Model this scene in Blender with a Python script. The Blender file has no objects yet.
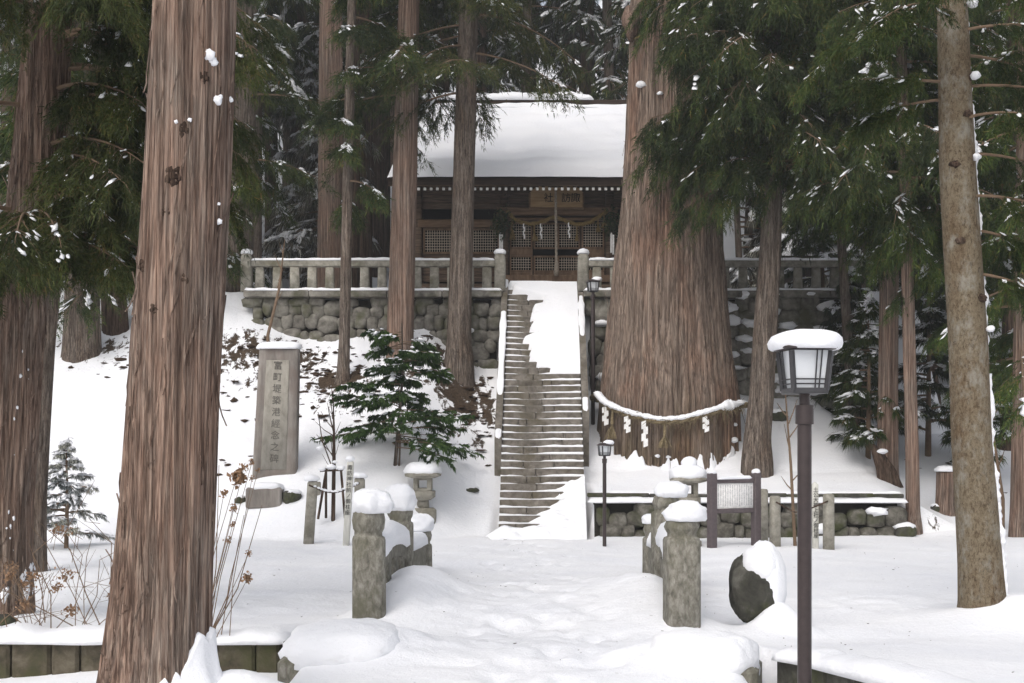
import bpy, math, random
import numpy as np
from mathutils import Vector

# ------------------------------------------------------------------ camera, light, exposure
SC = bpy.context.scene
COL = SC.collection
F = 1200.0            # focal length in pixels of the 1024 px wide picture
HY = 440.0            # picture row of the horizon
cam_d = bpy.data.cameras.new("camera")
cam_d.sensor_width = 36.0
cam_d.lens = F / 1024 * 36.0
cam_d.shift_y = (HY - 341.5) / 1024
cam_d.clip_start = 0.1
cam_d.clip_end = 1000
cam = bpy.data.objects.new("camera", cam_d)
cam.rotation_euler = (math.radians(90), 0, 0)
COL.objects.link(cam)
SC.camera = cam

SUN_EL, SUN_AZ = 48, 205      # degrees; azimuth clockwise from +Y (behind the camera, to the left)
world = bpy.data.worlds.new("World")
SC.world = world
world.use_nodes = True
wn = world.node_tree
bg = wn.nodes["Background"]
sky = wn.nodes.new("ShaderNodeTexSky")
sky.sky_type = 'NISHITA'
sky.sun_disc = False
sky.sun_elevation = math.radians(SUN_EL)
sky.sun_rotation = math.radians(SUN_AZ)
sky.dust_density = 4.0
hsv = wn.nodes.new("ShaderNodeHueSaturation")     # overcast: the blue of the sky mostly greyed out
hsv.inputs["Saturation"].default_value = 0.42
wn.links.new(sky.outputs[0], hsv.inputs["Color"])
wn.links.new(hsv.outputs[0], bg.inputs[0])
bg.inputs[1].default_value = 0.15

sun_d = bpy.data.lights.new("sun", 'SUN')
sun_d.energy = 0.8
sun_d.angle = math.radians(50)
sun_d.color = (1.0, 0.96, 0.91)
sun = bpy.data.objects.new("sun", sun_d)
_a, _e = math.radians(SUN_AZ), math.radians(SUN_EL)
_dir = Vector((math.sin(_a) * math.cos(_e), math.cos(_a) * math.cos(_e), math.sin(_e)))
sun.rotation_euler = _dir.to_track_quat('Z', 'Y').to_euler()
COL.objects.link(sun)

SC.view_settings.view_transform = 'Standard'
SC.view_settings.look = 'None'
SC.view_settings.gamma = 1
SC.view_settings.exposure = 0.36
SC.render.engine = 'CYCLES'
SC.cycles.max_bounces = 6
SC.cycles.diffuse_bounces = 3
SC.cycles.use_denoising = True

# ------------------------------------------------------------------ helpers
def P(px, py, Y):
    return np.array([(px - 512) / F * Y, Y, (HY - py) / F * Y])

def X(px, Y):
    return (px - 512) / F * Y

def Zp(py, Y):
    return (HY - py) / F * Y

def _hash(i, j, k, seed):
    h = (i.astype(np.int64) * 374761393 + j.astype(np.int64) * 668265263 + k.astype(np.int64) * 2147483647 + seed * 974711) & 0xFFFFFFFF
    h = ((h ^ (h >> 13)) * 1274126177) & 0xFFFFFFFF
    h = ((h ^ (h >> 16)) * 2246822519) & 0xFFFFFFFF
    return ((h ^ (h >> 15)) & 0xFFFFFF) / float(0xFFFFFF) * 2 - 1

def vnoise(x, y, z=0.0, seed=0):
    """smooth value noise in -1..1"""
    x, y, z = np.broadcast_arrays(np.asarray(x, float), np.asarray(y, float), np.asarray(z, float))
    i, j, k = np.floor(x), np.floor(y), np.floor(z)
    u, v, w = x - i, y - j, z - k
    u, v, w = [t * t * t * (t * (t * 6 - 15) + 10) for t in (u, v, w)]
    r = 0
    for a in (0, 1):
        for b in (0, 1):
            for c in (0, 1):
                r = r + _hash(i + a, j + b, k + c, seed) * (u if a else 1 - u) * (v if b else 1 - v) * (w if c else 1 - w)
    return r

def fbm(x, y, z=0.0, oct=4, seed=0):
    r, a, f = 0, 1.0, 1.0
    for o in range(oct):
        r = r + a * vnoise(np.asarray(x) * f, np.asarray(y) * f, np.asarray(z) * f, seed + o * 17)
        a *= 0.5
        f *= 2.03
    return r / 1.9

def sstep(a, b, x):
    t = np.clip((np.asarray(x, float) - a) / (b - a), 0, 1)
    return t * t * (3 - 2 * t)

def make_mesh(name, V, FL, mats, smooth=True):
    """V (n,3); FL list of (faces array (m,k), material index)"""
    me = bpy.data.meshes.new(name)
    V = np.asarray(V, dtype=np.float32)
    FL = [(np.asarray(f, dtype=np.int32), m) for f, m in FL if len(f)]
    loops = np.concatenate([f.ravel() for f, _ in FL]) if FL else np.zeros(0, np.int32)
    tot = np.concatenate([np.full(len(f), f.shape[1], np.int32) for f, _ in FL]) if FL else np.zeros(0, np.int32)
    mi = np.concatenate([np.full(len(f), m, np.int32) for f, m in FL]) if FL else np.zeros(0, np.int32)
    start = np.concatenate([[0], np.cumsum(tot)[:-1]]).astype(np.int32) if len(tot) else tot
    me.vertices.add(len(V))
    me.vertices.foreach_set("co", V.ravel())
    me.loops.add(len(loops))
    me.loops.foreach_set("vertex_index", loops)
    me.polygons.add(len(tot))
    me.polygons.foreach_set("loop_start", start)
    me.polygons.foreach_set("material_index", mi)
    me.polygons.foreach_set("use_smooth", np.full(len(tot), smooth, dtype=bool))
    me.update(calc_edges=True)
    me.validate()
    for m in mats:
        me.materials.append(m)
    return me

class MB:
    """collects pieces of geometry that become ONE mesh object"""
    def __init__(self):
        self.V, self.F, self.n = [], [], 0
    def add(self, V, faces, m=0):
        V = np.asarray(V, float).reshape(-1, 3)
        self.V.append(V)
        for f in (faces if isinstance(faces, list) and len(faces) and isinstance(faces[0], np.ndarray) else [np.asarray(faces)]):
            if len(f):
                self.F.append((f + self.n, m))
        self.n += len(V)
        return self
    def box(self, c, s, m=0, rot=0.0, bevel=0.012, taper=1.0):
        """bevelled box, centre c, size s, rot about z"""
        hx, hy, hz = s[0] / 2, s[1] / 2, s[2] / 2
        b = min(bevel, hx * .45, hy * .45, hz * .45)
        rings = []
        for z, ins, tp in ((-hz, b, 1), (-hz + b, 0, 1), (hz - b, 0, taper), (hz, b, taper)):
            X_, Y_ = hx * tp - ins, hy * tp - ins
            X2, Y2 = max(X_ - b, X_ * .5), max(Y_ - b, Y_ * .5)
            rings.append([(X_, -Y2, z), (X_, Y2, z), (X2, Y_, z), (-X2, Y_, z), (-X_, Y2, z), (-X_, -Y2, z), (-X2, -Y_, z), (X2, -Y_, z)])
        V = np.array(rings, float).reshape(-1, 3)
        if rot:
            ca, sa = math.cos(rot), math.sin(rot)
            V = np.stack([V[:, 0] * ca - V[:, 1] * sa, V[:, 0] * sa + V[:, 1] * ca, V[:, 2]], 1)
        V = V + np.asarray(c, float)
        q = [(r * 8 + k, r * 8 + (k + 1) % 8, (r + 1) * 8 + (k + 1) % 8, (r + 1) * 8 + k) for r in range(3) for k in range(8)]
        self.add(V, [np.array(q), np.array([list(range(7, -1, -1)), list(range(24, 32))])], m)
        return self
    def loft(self, c, prof, n=24, power=2.0, m=0, rot=0.0, noise=0.0, seed=0, nf=6.0, lean=(0, 0)):
        """prof list of (z, hx, hy[, power]); superellipse sections; capped"""
        th = np.arange(n) / n * 2 * np.pi
        R = []
        for p in prof:
            z, hx, hy = p[:3]
            pw = p[3] if len(p) > 3 else power
            ct, st = np.cos(th), np.sin(th)
            r = (np.abs(ct) ** pw + np.abs(st) ** pw) ** (-1 / pw)
            x, y = r * ct * hx, r * st * hy
            R.append(np.stack([x, y, np.full(n, z)], 1))
        V = np.concatenate(R)
        if rot:
            ca, sa = math.cos(rot), math.sin(rot)
            V = np.stack([V[:, 0] * ca - V[:, 1] * sa, V[:, 0] * sa + V[:, 1] * ca, V[:, 2]], 1)
        z0 = prof[0][0]
        V[:, 0] += (V[:, 2] - z0) * lean[0]
        V[:, 1] += (V[:, 2] - z0) * lean[1]
        V = V + np.asarray(c, float)
        if noise:
            d = np.stack([vnoise(V[:, 0] * nf, V[:, 1] * nf, V[:, 2] * nf, seed + s) for s in (1, 2, 3)], 1)
            V = V + d * noise
        k = len(prof)
        q = [(r * n + a, r * n + (a + 1) % n, (r + 1) * n + (a + 1) % n, (r + 1) * n + a) for r in range(k - 1) for a in range(n)]
        self.add(V, [np.array(q)], m)
        self.F.append((np.array([list(range(n - 1, -1, -1))]) + self.n - len(V), m))
        self.F.append((np.array([list(range((k - 1) * n, k * n))]) + self.n - len(V), m))
        return self
    def blob(self, c, r, m=0, power=2.0, noise=0.1, nf=2.0, seed=0, n=20, rot=0.0, flat=None):
        """superellipsoid with noise; r=(rx,ry,rz); flat clips the bottom at that fraction of rz"""
        k = max(6, n // 2)
        ph = np.linspace(-np.pi / 2, np.pi / 2, k + 1)[1:-1]
        th = np.arange(n) / n * 2 * np.pi
        PH, TH = np.meshgrid(ph, th, indexing='ij')
        e = 2.0 / power
        sg = lambda a: np.sign(a) * np.abs(a) ** e
        U = np.stack([sg(np.cos(PH)) * sg(np.cos(TH)), sg(np.cos(PH)) * sg(np.sin(TH)), sg(np.sin(PH))], -1).reshape(-1, 3)
        U = np.concatenate([U, [[0, 0, -1], [0, 0, 1]]])
        d = 1 + noise * fbm(U[:, 0] * nf, U[:, 1] * nf, U[:, 2] * nf, 3, seed)
        V = U * d[:, None]
        if flat is not None:
            V[:, 2] = np.maximum(V[:, 2], flat)
        V = V * np.asarray(r)
        if rot:
            ca, sa = math.cos(rot), math.sin(rot)
            V = np.stack([V[:, 0] * ca - V[:, 1] * sa, V[:, 0] * sa + V[:, 1] * ca, V[:, 2]], 1)
        V = V + np.asarray(c, float)
        K = k - 1
        q = [(a * n + b, a * n + (b + 1) % n, (a + 1) * n + (b + 1) % n, (a + 1) * n + b) for a in range(K - 1) for b in range(n)]
        t = [(K * n, (b + 1) % n, b) for b in range(n)] + [(K * n + 1, (K - 1) * n + b, (K - 1) * n + (b + 1) % n) for b in range(n)]
        self.add(V, [np.array(q), np.array(t)], m)
        return self
    def tube(self, pts, rad, n=6, m=0):
        pts = np.asarray(pts, float)
        rad = np.broadcast_to(np.asarray(rad, float), (len(pts),))
        T = np.gradient(pts, axis=0)
        T /= np.linalg.norm(T, axis=1)[:, None] + 1e-9
        up = np.array([0, 0, 1.0]) if abs(T[0][2]) < .9 else np.array([1.0, 0, 0])
        U = np.cross(T, up)
        U /= np.linalg.norm(U, axis=1)[:, None] + 1e-9
        W = np.cross(U, T)
        th = np.arange(n) / n * 2 * np.pi
        V = pts[:, None, :] + rad[:, None, None] * (np.cos(th)[None, :, None] * U[:, None, :] + np.sin(th)[None, :, None] * W[:, None, :])
        k = len(pts)
        q = [(r * n + a, r * n + (a + 1) % n, (r + 1) * n + (a + 1) % n, (r + 1) * n + a) for r in range(k - 1) for a in range(n)]
        self.add(V.reshape(-1, 3), [np.array(q), np.array([list(range(n)), list(range((k - 1) * n + n - 1, (k - 1) * n - 1, -1))])], m)
        return self
    def build(self, name, mats, parent=None, smooth=True, auto=None):
        if not isinstance(mats, (list, tuple)):
            mats = [mats]
        V = np.concatenate(self.V)
        if parent is not None:
            V = V - base_of(parent)
        me = make_mesh(name, V, self.F, mats, smooth)
        if auto is not None:
            try:
                me.set_sharp_from_angle(angle=math.radians(auto))
            except Exception:
                pass
        return link(name, me, parent)

BASES = {}
def base_of(o):
    return BASES.get(o.name, np.zeros(3))

def link(name, me, parent=None):
    o = bpy.data.objects.new(name, me)
    COL.objects.link(o)
    if parent is not None:
        o.parent = parent
        BASES[o.name] = base_of(parent)     # parts sit at their thing's base
    return o

def thing(name, label, cat, loc, group=None):
    o = bpy.data.objects.new(name, None)
    o.empty_display_size = 0.2
    o.location = tuple(float(v) for v in loc)
    COL.objects.link(o)
    BASES[o.name] = np.asarray(loc, float)
    tag(o, label, cat, group)
    return o

def tag(o, label, cat, group=None, kind=None):
    if label: o['label'] = label
    if cat: o['category'] = cat
    if group: o['group'] = group
    if kind: o['kind'] = kind
    return o

def copy_tree(o, parent=None):
    c = o.copy()
    COL.objects.link(c)
    if parent is not None:
        c.parent = parent
    for ch in [x for x in bpy.data.objects if x.parent == o]:
        copy_tree(ch, c)
    return c

# ------------------------------------------------------------------ materials
def new_mat(name):
    m = bpy.data.materials.new(name)
    m.use_nodes = True
    nt = m.node_tree
    b = nt.nodes["Principled BSDF"]
    return m, nt, b

def N(nt, t, **kw):
    n = nt.nodes.new(t)
    for k, v in kw.items():
        if k in n.inputs.keys():
            n.inputs[k].default_value = v
        else:
            setattr(n, k, v)
    return n

def ramp(nt, stops, src):
    r = nt.nodes.new("ShaderNodeValToRGB")
    cr = r.color_ramp
    while len(cr.elements) < len(stops):
        cr.elements.new(0.5)
    for e, (p, c) in zip(cr.elements, stops):
        e.position = p
        e.color = (*c, 1)
    nt.links.new(src, r.inputs[0])
    return r

def coords(nt, scale):
    tc = nt.nodes.new("ShaderNodeTexCoord")
    mp = nt.nodes.new("ShaderNodeMapping")
    mp.inputs["Scale"].default_value = scale
    nt.links.new(tc.outputs["Object"], mp.inputs[0])
    return mp.outputs[0]

def mixc(nt, fac, a, b, mode='MIX'):
    m = nt.nodes.new("ShaderNodeMix")
    m.data_type = 'RGBA'
    m.blend_type = mode
    for sock, v in ((m.inputs[0], fac), (m.inputs[6], a), (m.inputs[7], b)):
        if hasattr(v, "is_linked") or hasattr(v, "links"):
            nt.links.new(v, sock)
        else:
            sock.default_value = v if not isinstance(v, tuple) else (*v, 1)
    return m.outputs[2]

def bump(nt, b, src, strength=.5, dist=.02):
    bp = nt.nodes.new("ShaderNodeBump")
    bp.inputs["Strength"].default_value = strength
    bp.inputs["Distance"].default_value = dist
    nt.links.new(src, bp.inputs["Height"])
    nt.links.new(bp.outputs[0], b.inputs["Normal"])

def noise(nt, vec, scale, detail=6, rough=.6, dist=0.0):
    n = N(nt, "ShaderNodeTexNoise")
    n.inputs["Scale"].default_value = scale
    n.inputs["Detail"].default_value = detail
    n.inputs["Roughness"].default_value = rough
    n.inputs["Distortion"].default_value = dist
    nt.links.new(vec, n.inputs["Vector"])
    return n.outputs[0]

def noisy(name, stops, scale=6, rough=.85, bstr=.4, bdist=.01, stretch=(1, 1, 1), tint=None, spec=.2, detail=7):
    m, nt, b = new_mat(name)
    v = coords(nt, stretch)
    n1 = noise(nt, v, scale, detail, .65, .3)
    col = ramp(nt, stops, n1).outputs[0]
    if tint:
        c2, sc, lo, hi = tint
        n2 = noise(nt, coords(nt, (1, 1, 1)), sc, 5, .6)
        f = ramp(nt, [(lo, (0, 0, 0)), (hi, (1, 1, 1))], n2).outputs[0]
        col = mixc(nt, f, col, c2)
    nt.links.new(col, b.inputs["Base Color"])
    b.inputs["Roughness"].default_value = rough
    b.inputs["Specular IOR Level"].default_value = spec
    n3 = noise(nt, v, scale * 3, 5, .6)
    add = N(nt, "ShaderNodeMath", operation='ADD')
    nt.links.new(n1, add.inputs[0]); nt.links.new(n3, add.inputs[1])
    bump(nt, b, add.outputs[0], bstr, bdist)
    return m

def bark(name, dark, mid, light, tint, tint_at=(.5, .7), fine=34, stretch=.045, moss=None, bstr=.9, patch=1.4, base_moss=False, fissure=.45):
    """fibrous bark: noise drawn out along the trunk"""
    m, nt, b = new_mat(name)
    v = coords(nt, (1, 1, stretch))
    n1 = noise(nt, v, fine, 6, .62, .8)
    n2 = noise(nt, coords(nt, (1, 1, stretch * 2.2)), fine * 2.6, 4, .6, .3)
    avg = N(nt, "ShaderNodeMix")
    avg.inputs[0].default_value = .35
    nt.links.new(n1, avg.inputs[2]); nt.links.new(n2, avg.inputs[3])
    col = ramp(nt, [(.36, dark), (.48, mid), (.62, light)], avg.outputs[0]).outputs[0]
    hgt = avg.outputs[0]
    if fissure:
        nl = noise(nt, coords(nt, (1, 1, stretch * .35)), fine * .42, 7, .6, .5)
        fl = ramp(nt, [(.455, (1, 1, 1)), (.495, (.28, .25, .24)), (.505, (.28, .25, .24)), (.545, (1, 1, 1))], nl).outputs[0]
        nw = noise(nt, coords(nt, (1, 1, stretch * .6)), fine * .7, 8, .68, .3)
        lt = ramp(nt, [(.35, (.70, .68, .67)), (.5, (1, 1, 1)), (.64, (1.42, 1.38, 1.34))], nw).outputs[0]
        col = mixc(nt, 1.0, col, lt, 'MULTIPLY')
        col = mixc(nt, fissure, col, mixc(nt, 1.0, col, fl, 'MULTIPLY'))
        hm = N(nt, "ShaderNodeMath", operation='MULTIPLY_ADD')
        nt.links.new(fl, hm.inputs[0]); hm.inputs[1].default_value = .45
        nt.links.new(avg.outputs[0], hm.inputs[2]); hgt = hm.outputs[0]
    n3 = noise(nt, coords(nt, (1, 1, .35)), patch * 2, 5, .62)
    f = ramp(nt, [(tint_at[0], (0, 0, 0)), (tint_at[1], (1, 1, 1))], n3).outputs[0]
    col = mixc(nt, f, col, mixc(nt, 1.0, col, tint, 'MULTIPLY'))
    if moss:
        n4 = noise(nt, coords(nt, (1, 1, .6)), 7.5, 8, .74)
        f2 = ramp(nt, [(.51, (0, 0, 0)), (.66, (.68, .68, .68))], n4).outputs[0]
        col = mixc(nt, f2, col, moss)
    if base_moss:      # moss and damp lichen on the lowest metre and a half
        tc = N(nt, "ShaderNodeTexCoord"); sp = N(nt, "ShaderNodeSeparateXYZ")
        nt.links.new(tc.outputs["Object"], sp.inputs[0])
        md = N(nt, "ShaderNodeMath", operation='MULTIPLY_ADD')
        nt.links.new(sp.outputs[2], md.inputs[0]); md.inputs[1].default_value = -.16
        n5 = noise(nt, coords(nt, (1, 1, .25)), 2.6, 6, .65)
        nt.links.new(n5, md.inputs[2])
        f3 = ramp(nt, [(.30, (0, 0, 0)), (.56, (.75, .75, .75))], md.outputs[0]).outputs[0]
        col = mixc(nt, f3, col, mixc(nt, 1.0, col, (.52, .52, .36), 'MULTIPLY'))
    nt.links.new(col, b.inputs["Base Color"])
    b.inputs["Roughness"].default_value = .9
    b.inputs["Specular IOR Level"].default_value = .15
    bump(nt, b, hgt, bstr, .03)
    return m

def snow_mat(name="snow", litter=False):
    m, nt, b = new_mat(name)
    v = coords(nt, (1, 1, 1))
    n1 = noise(nt, v, 14, 9, .72)
    n0 = noise(nt, v, 1.1, 3, .5)
    col = ramp(nt, [(.3, (.86, .87, .905)), (.7, (.90, .905, .925))], n0).outputs[0]
    g5 = ramp(nt, [(.70, (0, 0, 0)), (.76, (.45, .45, .45))], noise(nt, v, 75, 3, .6)).outputs[0]
    col = mixc(nt, g5, col, (.22, .17, .12))
    if litter:
        at = N(nt, "ShaderNodeAttribute", attribute_name="litter")
        nl = noise(nt, coords(nt, (1, .55, .55)), 5.2, 9, .68, .4)
        s = N(nt, "ShaderNodeMath", operation='MULTIPLY_ADD')
        nt.links.new(at.outputs["Fac"], s.inputs[0]); s.inputs[1].default_value = .47
        nt.links.new(nl, s.inputs[2])
        f = ramp(nt, [(.83, (0, 0, 0)), (.87, (1, 1, 1))], s.outputs[0]).outputs[0]
        soil = ramp(nt, [(.35, (.015, .011, .008)), (.5, (.055, .036, .022)), (.65, (.11, .075, .045))], noise(nt, v, 28, 6, .7)).outputs[0]
        col = mixc(nt, f, col, soil)
    nt.links.new(col, b.inputs["Base Color"])
    b.inputs["Roughness"].default_value = .75
    b.inputs["Specular IOR Level"].default_value = .25
    bump(nt, b, n1, .6, .035)
    return m

def leaf_mat(name, stops, clump=((.0, .0, .0), .0)):
    m, nt, b = new_mat(name)
    g = N(nt, "ShaderNodeNewGeometry")
    c1 = ramp(nt, stops, g.outputs["Random Per Island"]).outputs[0]
    n = noise(nt, coords(nt, (1, 1, 1)), 1.6, 3, .5)
    f = ramp(nt, [(.4, (.55, .6, .6)), (.62, (1.45, 1.4, 1.2))], n).outputs[0]
    col = mixc(nt, 1.0, c1, f, 'MULTIPLY')
    nt.links.new(col, b.inputs["Base Color"])
    b.inputs["Roughness"].default_value = .55
    b.inputs["Specular IOR Level"].default_value = .25
    tr = N(nt, "ShaderNodeBsdfTranslucent")
    nt.links.new(col, tr.inputs[0])
    mx = N(nt, "ShaderNodeMixShader")
    mx.inputs[0].default_value = .38
    nt.links.new(b.outputs[0], mx.inputs[1]); nt.links.new(tr.outputs[0], mx.inputs[2])
    nt.links.new(mx.outputs[0], nt.nodes["Material Output"].inputs[0])
    return m

def plain(name, c, rough=.6, spec=.3, metal=0.0):
    m, nt, b = new_mat(name)
    n = noise(nt, coords(nt, (1, 1, 1)), 22, 5, .6)
    f = ramp(nt, [(.3, tuple(x * .82 for x in c)), (.7, tuple(min(1, x * 1.15) for x in c))], n).outputs[0]
    nt.links.new(f, b.inputs["Base Color"])
    b.inputs["Roughness"].default_value = rough
    b.inputs["Specular IOR Level"].default_value = spec
    b.inputs["Metallic"].default_value = metal
    return m

M = {}
M['snow'] = snow_mat()
M['ground'] = snow_mat("snow_ground", True)
M['cedar'] = bark("red_cedar_bark", (.085, .050, .036), (.23, .152, .115), (.36, .265, .207), (.84, .98, 1.06), (.42, .66), fine=58, stretch=.02)
M['giant'] = bark("old_cedar_bark", (.06, .043, .033), (.19, .142, .112), (.31, .25, .203), (1.08, .88, .80), (.5, .68), fine=34, stretch=.022, patch=.6, base_moss=True, fissure=.28)
M['greybark'] = bark("grey_bark", (.035, .026, .02), (.135, .108, .088), (.235, .20, .17), (.8, .7, .62), fine=36, stretch=.10)
M['firbark'] = bark("fir_bark", (.06, .043, .027), (.155, .12, .078), (.225, .19, .135), (.7, .58, .48), fine=40, stretch=.5, moss=(.30, .29, .25), bstr=.9, fissure=0)
M['darkbark'] = bark("dark_bark", (.018, .011, .008), (.07, .045, .033), (.14, .10, .074), (.85, .9, .9), fine=22, stretch=.06)
M['twig'] = plain("twig_wood", (.17, .115, .075), .8)
M['stone'] = noisy("granite", [(.3, (.09, .083, .068)), (.5, (.20, .188, .155)), (.68, (.33, .315, .275))], 24, tint=((.13, .125, .085), 3.0, .5, .72), bstr=.7, stretch=(1, 1, .55))
M['monu'] = noisy("slab_stone", [(.3, (.12, .105, .093)), (.5, (.215, .193, .172)), (.7, (.30, .275, .25))], 6, stretch=(1, 1, .22), bstr=.3, tint=((.17, .13, .11), 1.6, .5, .72))
M['cobble'] = noisy("cobble_stone", [(.3, (.07, .064, .054)), (.5, (.18, .168, .145)), (.7, (.30, .285, .25))], 5, tint=((.085, .085, .05), 2.2, .48, .66), bstr=.6)
M['cobble_dark'] = noisy("mossy_cobble", [(.3, (.035, .032, .026)), (.5, (.11, .102, .085)), (.7, (.21, .20, .175))], 7, tint=((.05, .055, .025), 2.2, .46, .64), bstr=.7)
M['fence'] = noisy("fence_stone", [(.3, (.15, .14, .115)), (.5, (.27, .255, .215)), (.7, (.37, .35, .30))], 8, tint=((.13, .12, .085), 2.6, .5, .7))
M['step'] = noisy("step_stone", [(.3, (.07, .06, .05)), (.5, (.155, .138, .117)), (.7, (.25, .225, .195))], 7, tint=((.10, .085, .055), 2.0, .5, .7))
M['bankstone'] = noisy("bank_stone", [(.3, (.03, .026, .018)), (.5, (.085, .072, .05)), (.7, (.16, .14, .105))], 7, tint=((.06, .06, .028), 3.0, .46, .64), bstr=.7)
M['mossrock'] = noisy("mossy_rock", [(.3, (.022, .022, .018)), (.5, (.06, .058, .048)), (.72, (.17, .165, .145))], 4, tint=((.055, .06, .025), 3.0, .48, .66), bstr=.9, bdist=.03)
M['darkgap'] = plain("dark_mortar", (.036, .033, .027), .95, .1)
M['wood'] = noisy("weathered_wood", [(.3, (.045, .03, .021)), (.5, (.105, .072, .05)), (.7, (.18, .13, .095))], 9, stretch=(.25, 1, 3), bstr=.4)
M['woodlight'] = noisy("door_wood", [(.3, (.09, .056, .036)), (.5, (.175, .112, .072)), (.7, (.26, .175, .118))], 9, stretch=(1, 1, .3), bstr=.3)
M['beamwood'] = noisy("beam_wood", [(.3, (.08, .048, .028)), (.5, (.155, .098, .06)), (.7, (.23, .15, .095))], 9, stretch=(.2, 1, 2), bstr=.3)
M['darkwood'] = noisy("dark_wood", [(.3, (.016, .011, .008)), (.6, (.045, .03, .022))], 8, stretch=(.2, 1, 3))
M['plaque'] = noisy("plaque_wood", [(.3, (.24, .155, .08)), (.5, (.35, .235, .125)), (.7, (.44, .31, .175))], 7, stretch=(.3, 1, 2), bstr=.15)
M['ink'] = plain("black_ink", (.012, .012, .012), .7)
M['engrave'] = plain("engraved_dark", (.13, .12, .105), .9)
M['white'] = plain("white_paint", (.72, .71, .68), .6)
M['paper'] = plain("white_paper", (.80, .79, .77), .8)
M['lattice'] = plain("lattice_wood", (.48, .41, .33), .75)
M['rope'] = noisy("straw_rope", [(.35, (.12, .09, .05)), (.6, (.25, .20, .12))], 40, bstr=.6)
M['kagura'] = noisy("golden_rope", [(.35, (.13, .09, .035)), (.6, (.27, .19, .08))], 40, bstr=.6)
M['bell'] = noisy("bell_rope", [(.35, (.20, .165, .13)), (.6, (.38, .33, .27))], 30)
M['metal'] = plain("brown_metal", (.046, .034, .033), .45, .4, .2)
M['lampframe'] = plain("dark_lamp_frame", (.05, .049, .052), .45, .4, .2)
M['board'] = plain("board_frame", (.095, .077, .08), .6)
M['hall_shade'] = plain("painted_interior_shade", (.008, .007, .006), .9, .1)  # near-black colour standing in for the shade inside the hall
gm, gnt, gb = new_mat("frosted_glass")
gb.inputs["Base Color"].default_value = (.60, .62, .64, 1)
gb.inputs["Roughness"].default_value = .3
M['glass'] = gm
M['flower'] = plain("dead_flower", (.26, .16, .095), .9)
M['litter'] = plain("dead_leaves", (.055, .036, .024), .95, .1)
GREEN = [(0, (.02, .038, .012)), (.45, (.042, .070, .020)), (.8, (.072, .098, .026)), (.96, (.11, .11, .038)), (1, (.15, .085, .03))]
M['sugi'] = leaf_mat("cedar_needles", GREEN)
M['sugi_bright'] = leaf_mat("bright_cedar_needles", [(0, (.028, .052, .014)), (.5, (.06, .10, .022)), (.85, (.10, .14, .032)), (1, (.15, .12, .04))])
M['sugi_olive'] = leaf_mat("olive_cedar_needles", [(0, (.028, .042, .013)), (.5, (.056, .074, .023)), (.88, (.09, .10, .033)), (1, (.14, .09, .04))])
M['sugi_dark'] = leaf_mat("dark_cedar_needles", [(0, (.018, .032, .016)), (.6, (.042, .062, .028)), (1, (.09, .095, .045))])
M['fir_snowy'] = leaf_mat("frosted_fir_needles", [(0, (.08, .09, .08)), (.4, (.2, .21, .2)), (.7, (.45, .46, .47)), (1, (.75, .76, .78))])
M['frost'] = leaf_mat("frosted_twigs", [(0, (.05, .05, .04)), (.45, (.10, .095, .075)), (.75, (.24, .23, .22)), (1, (.6, .6, .61))])
M['broad'] = leaf_mat("glossy_leaves", [(0, (.02, .05, .016)), (.6, (.045, .09, .026)), (1, (.085, .135, .04))])

# ------------------------------------------------------------------ terrain
WALL_Y = 26.0
TOP_Z = 3.22
def path_z(y):
    return -1.62 + .30 * np.maximum(0, y - 20.2) + .12 * np.maximum(0, y - 30)

_fr = np.random.default_rng(17)
FOOT = [(.15 + .012 * (yy - 10) + sd * .16 + _fr.normal(0, .12) + ln, yy + _fr.normal(0, .05), _fr.normal(0, .2), _fr.uniform(.016, .04))
        for ln, y0_ in ((-.45, 6.6), (.30, 6.9), (.0, 7.2)) for k_, yy in enumerate(np.arange(y0_, 19.5, .62)) for sd in ((-1,) if k_ % 2 else (1,))]

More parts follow.
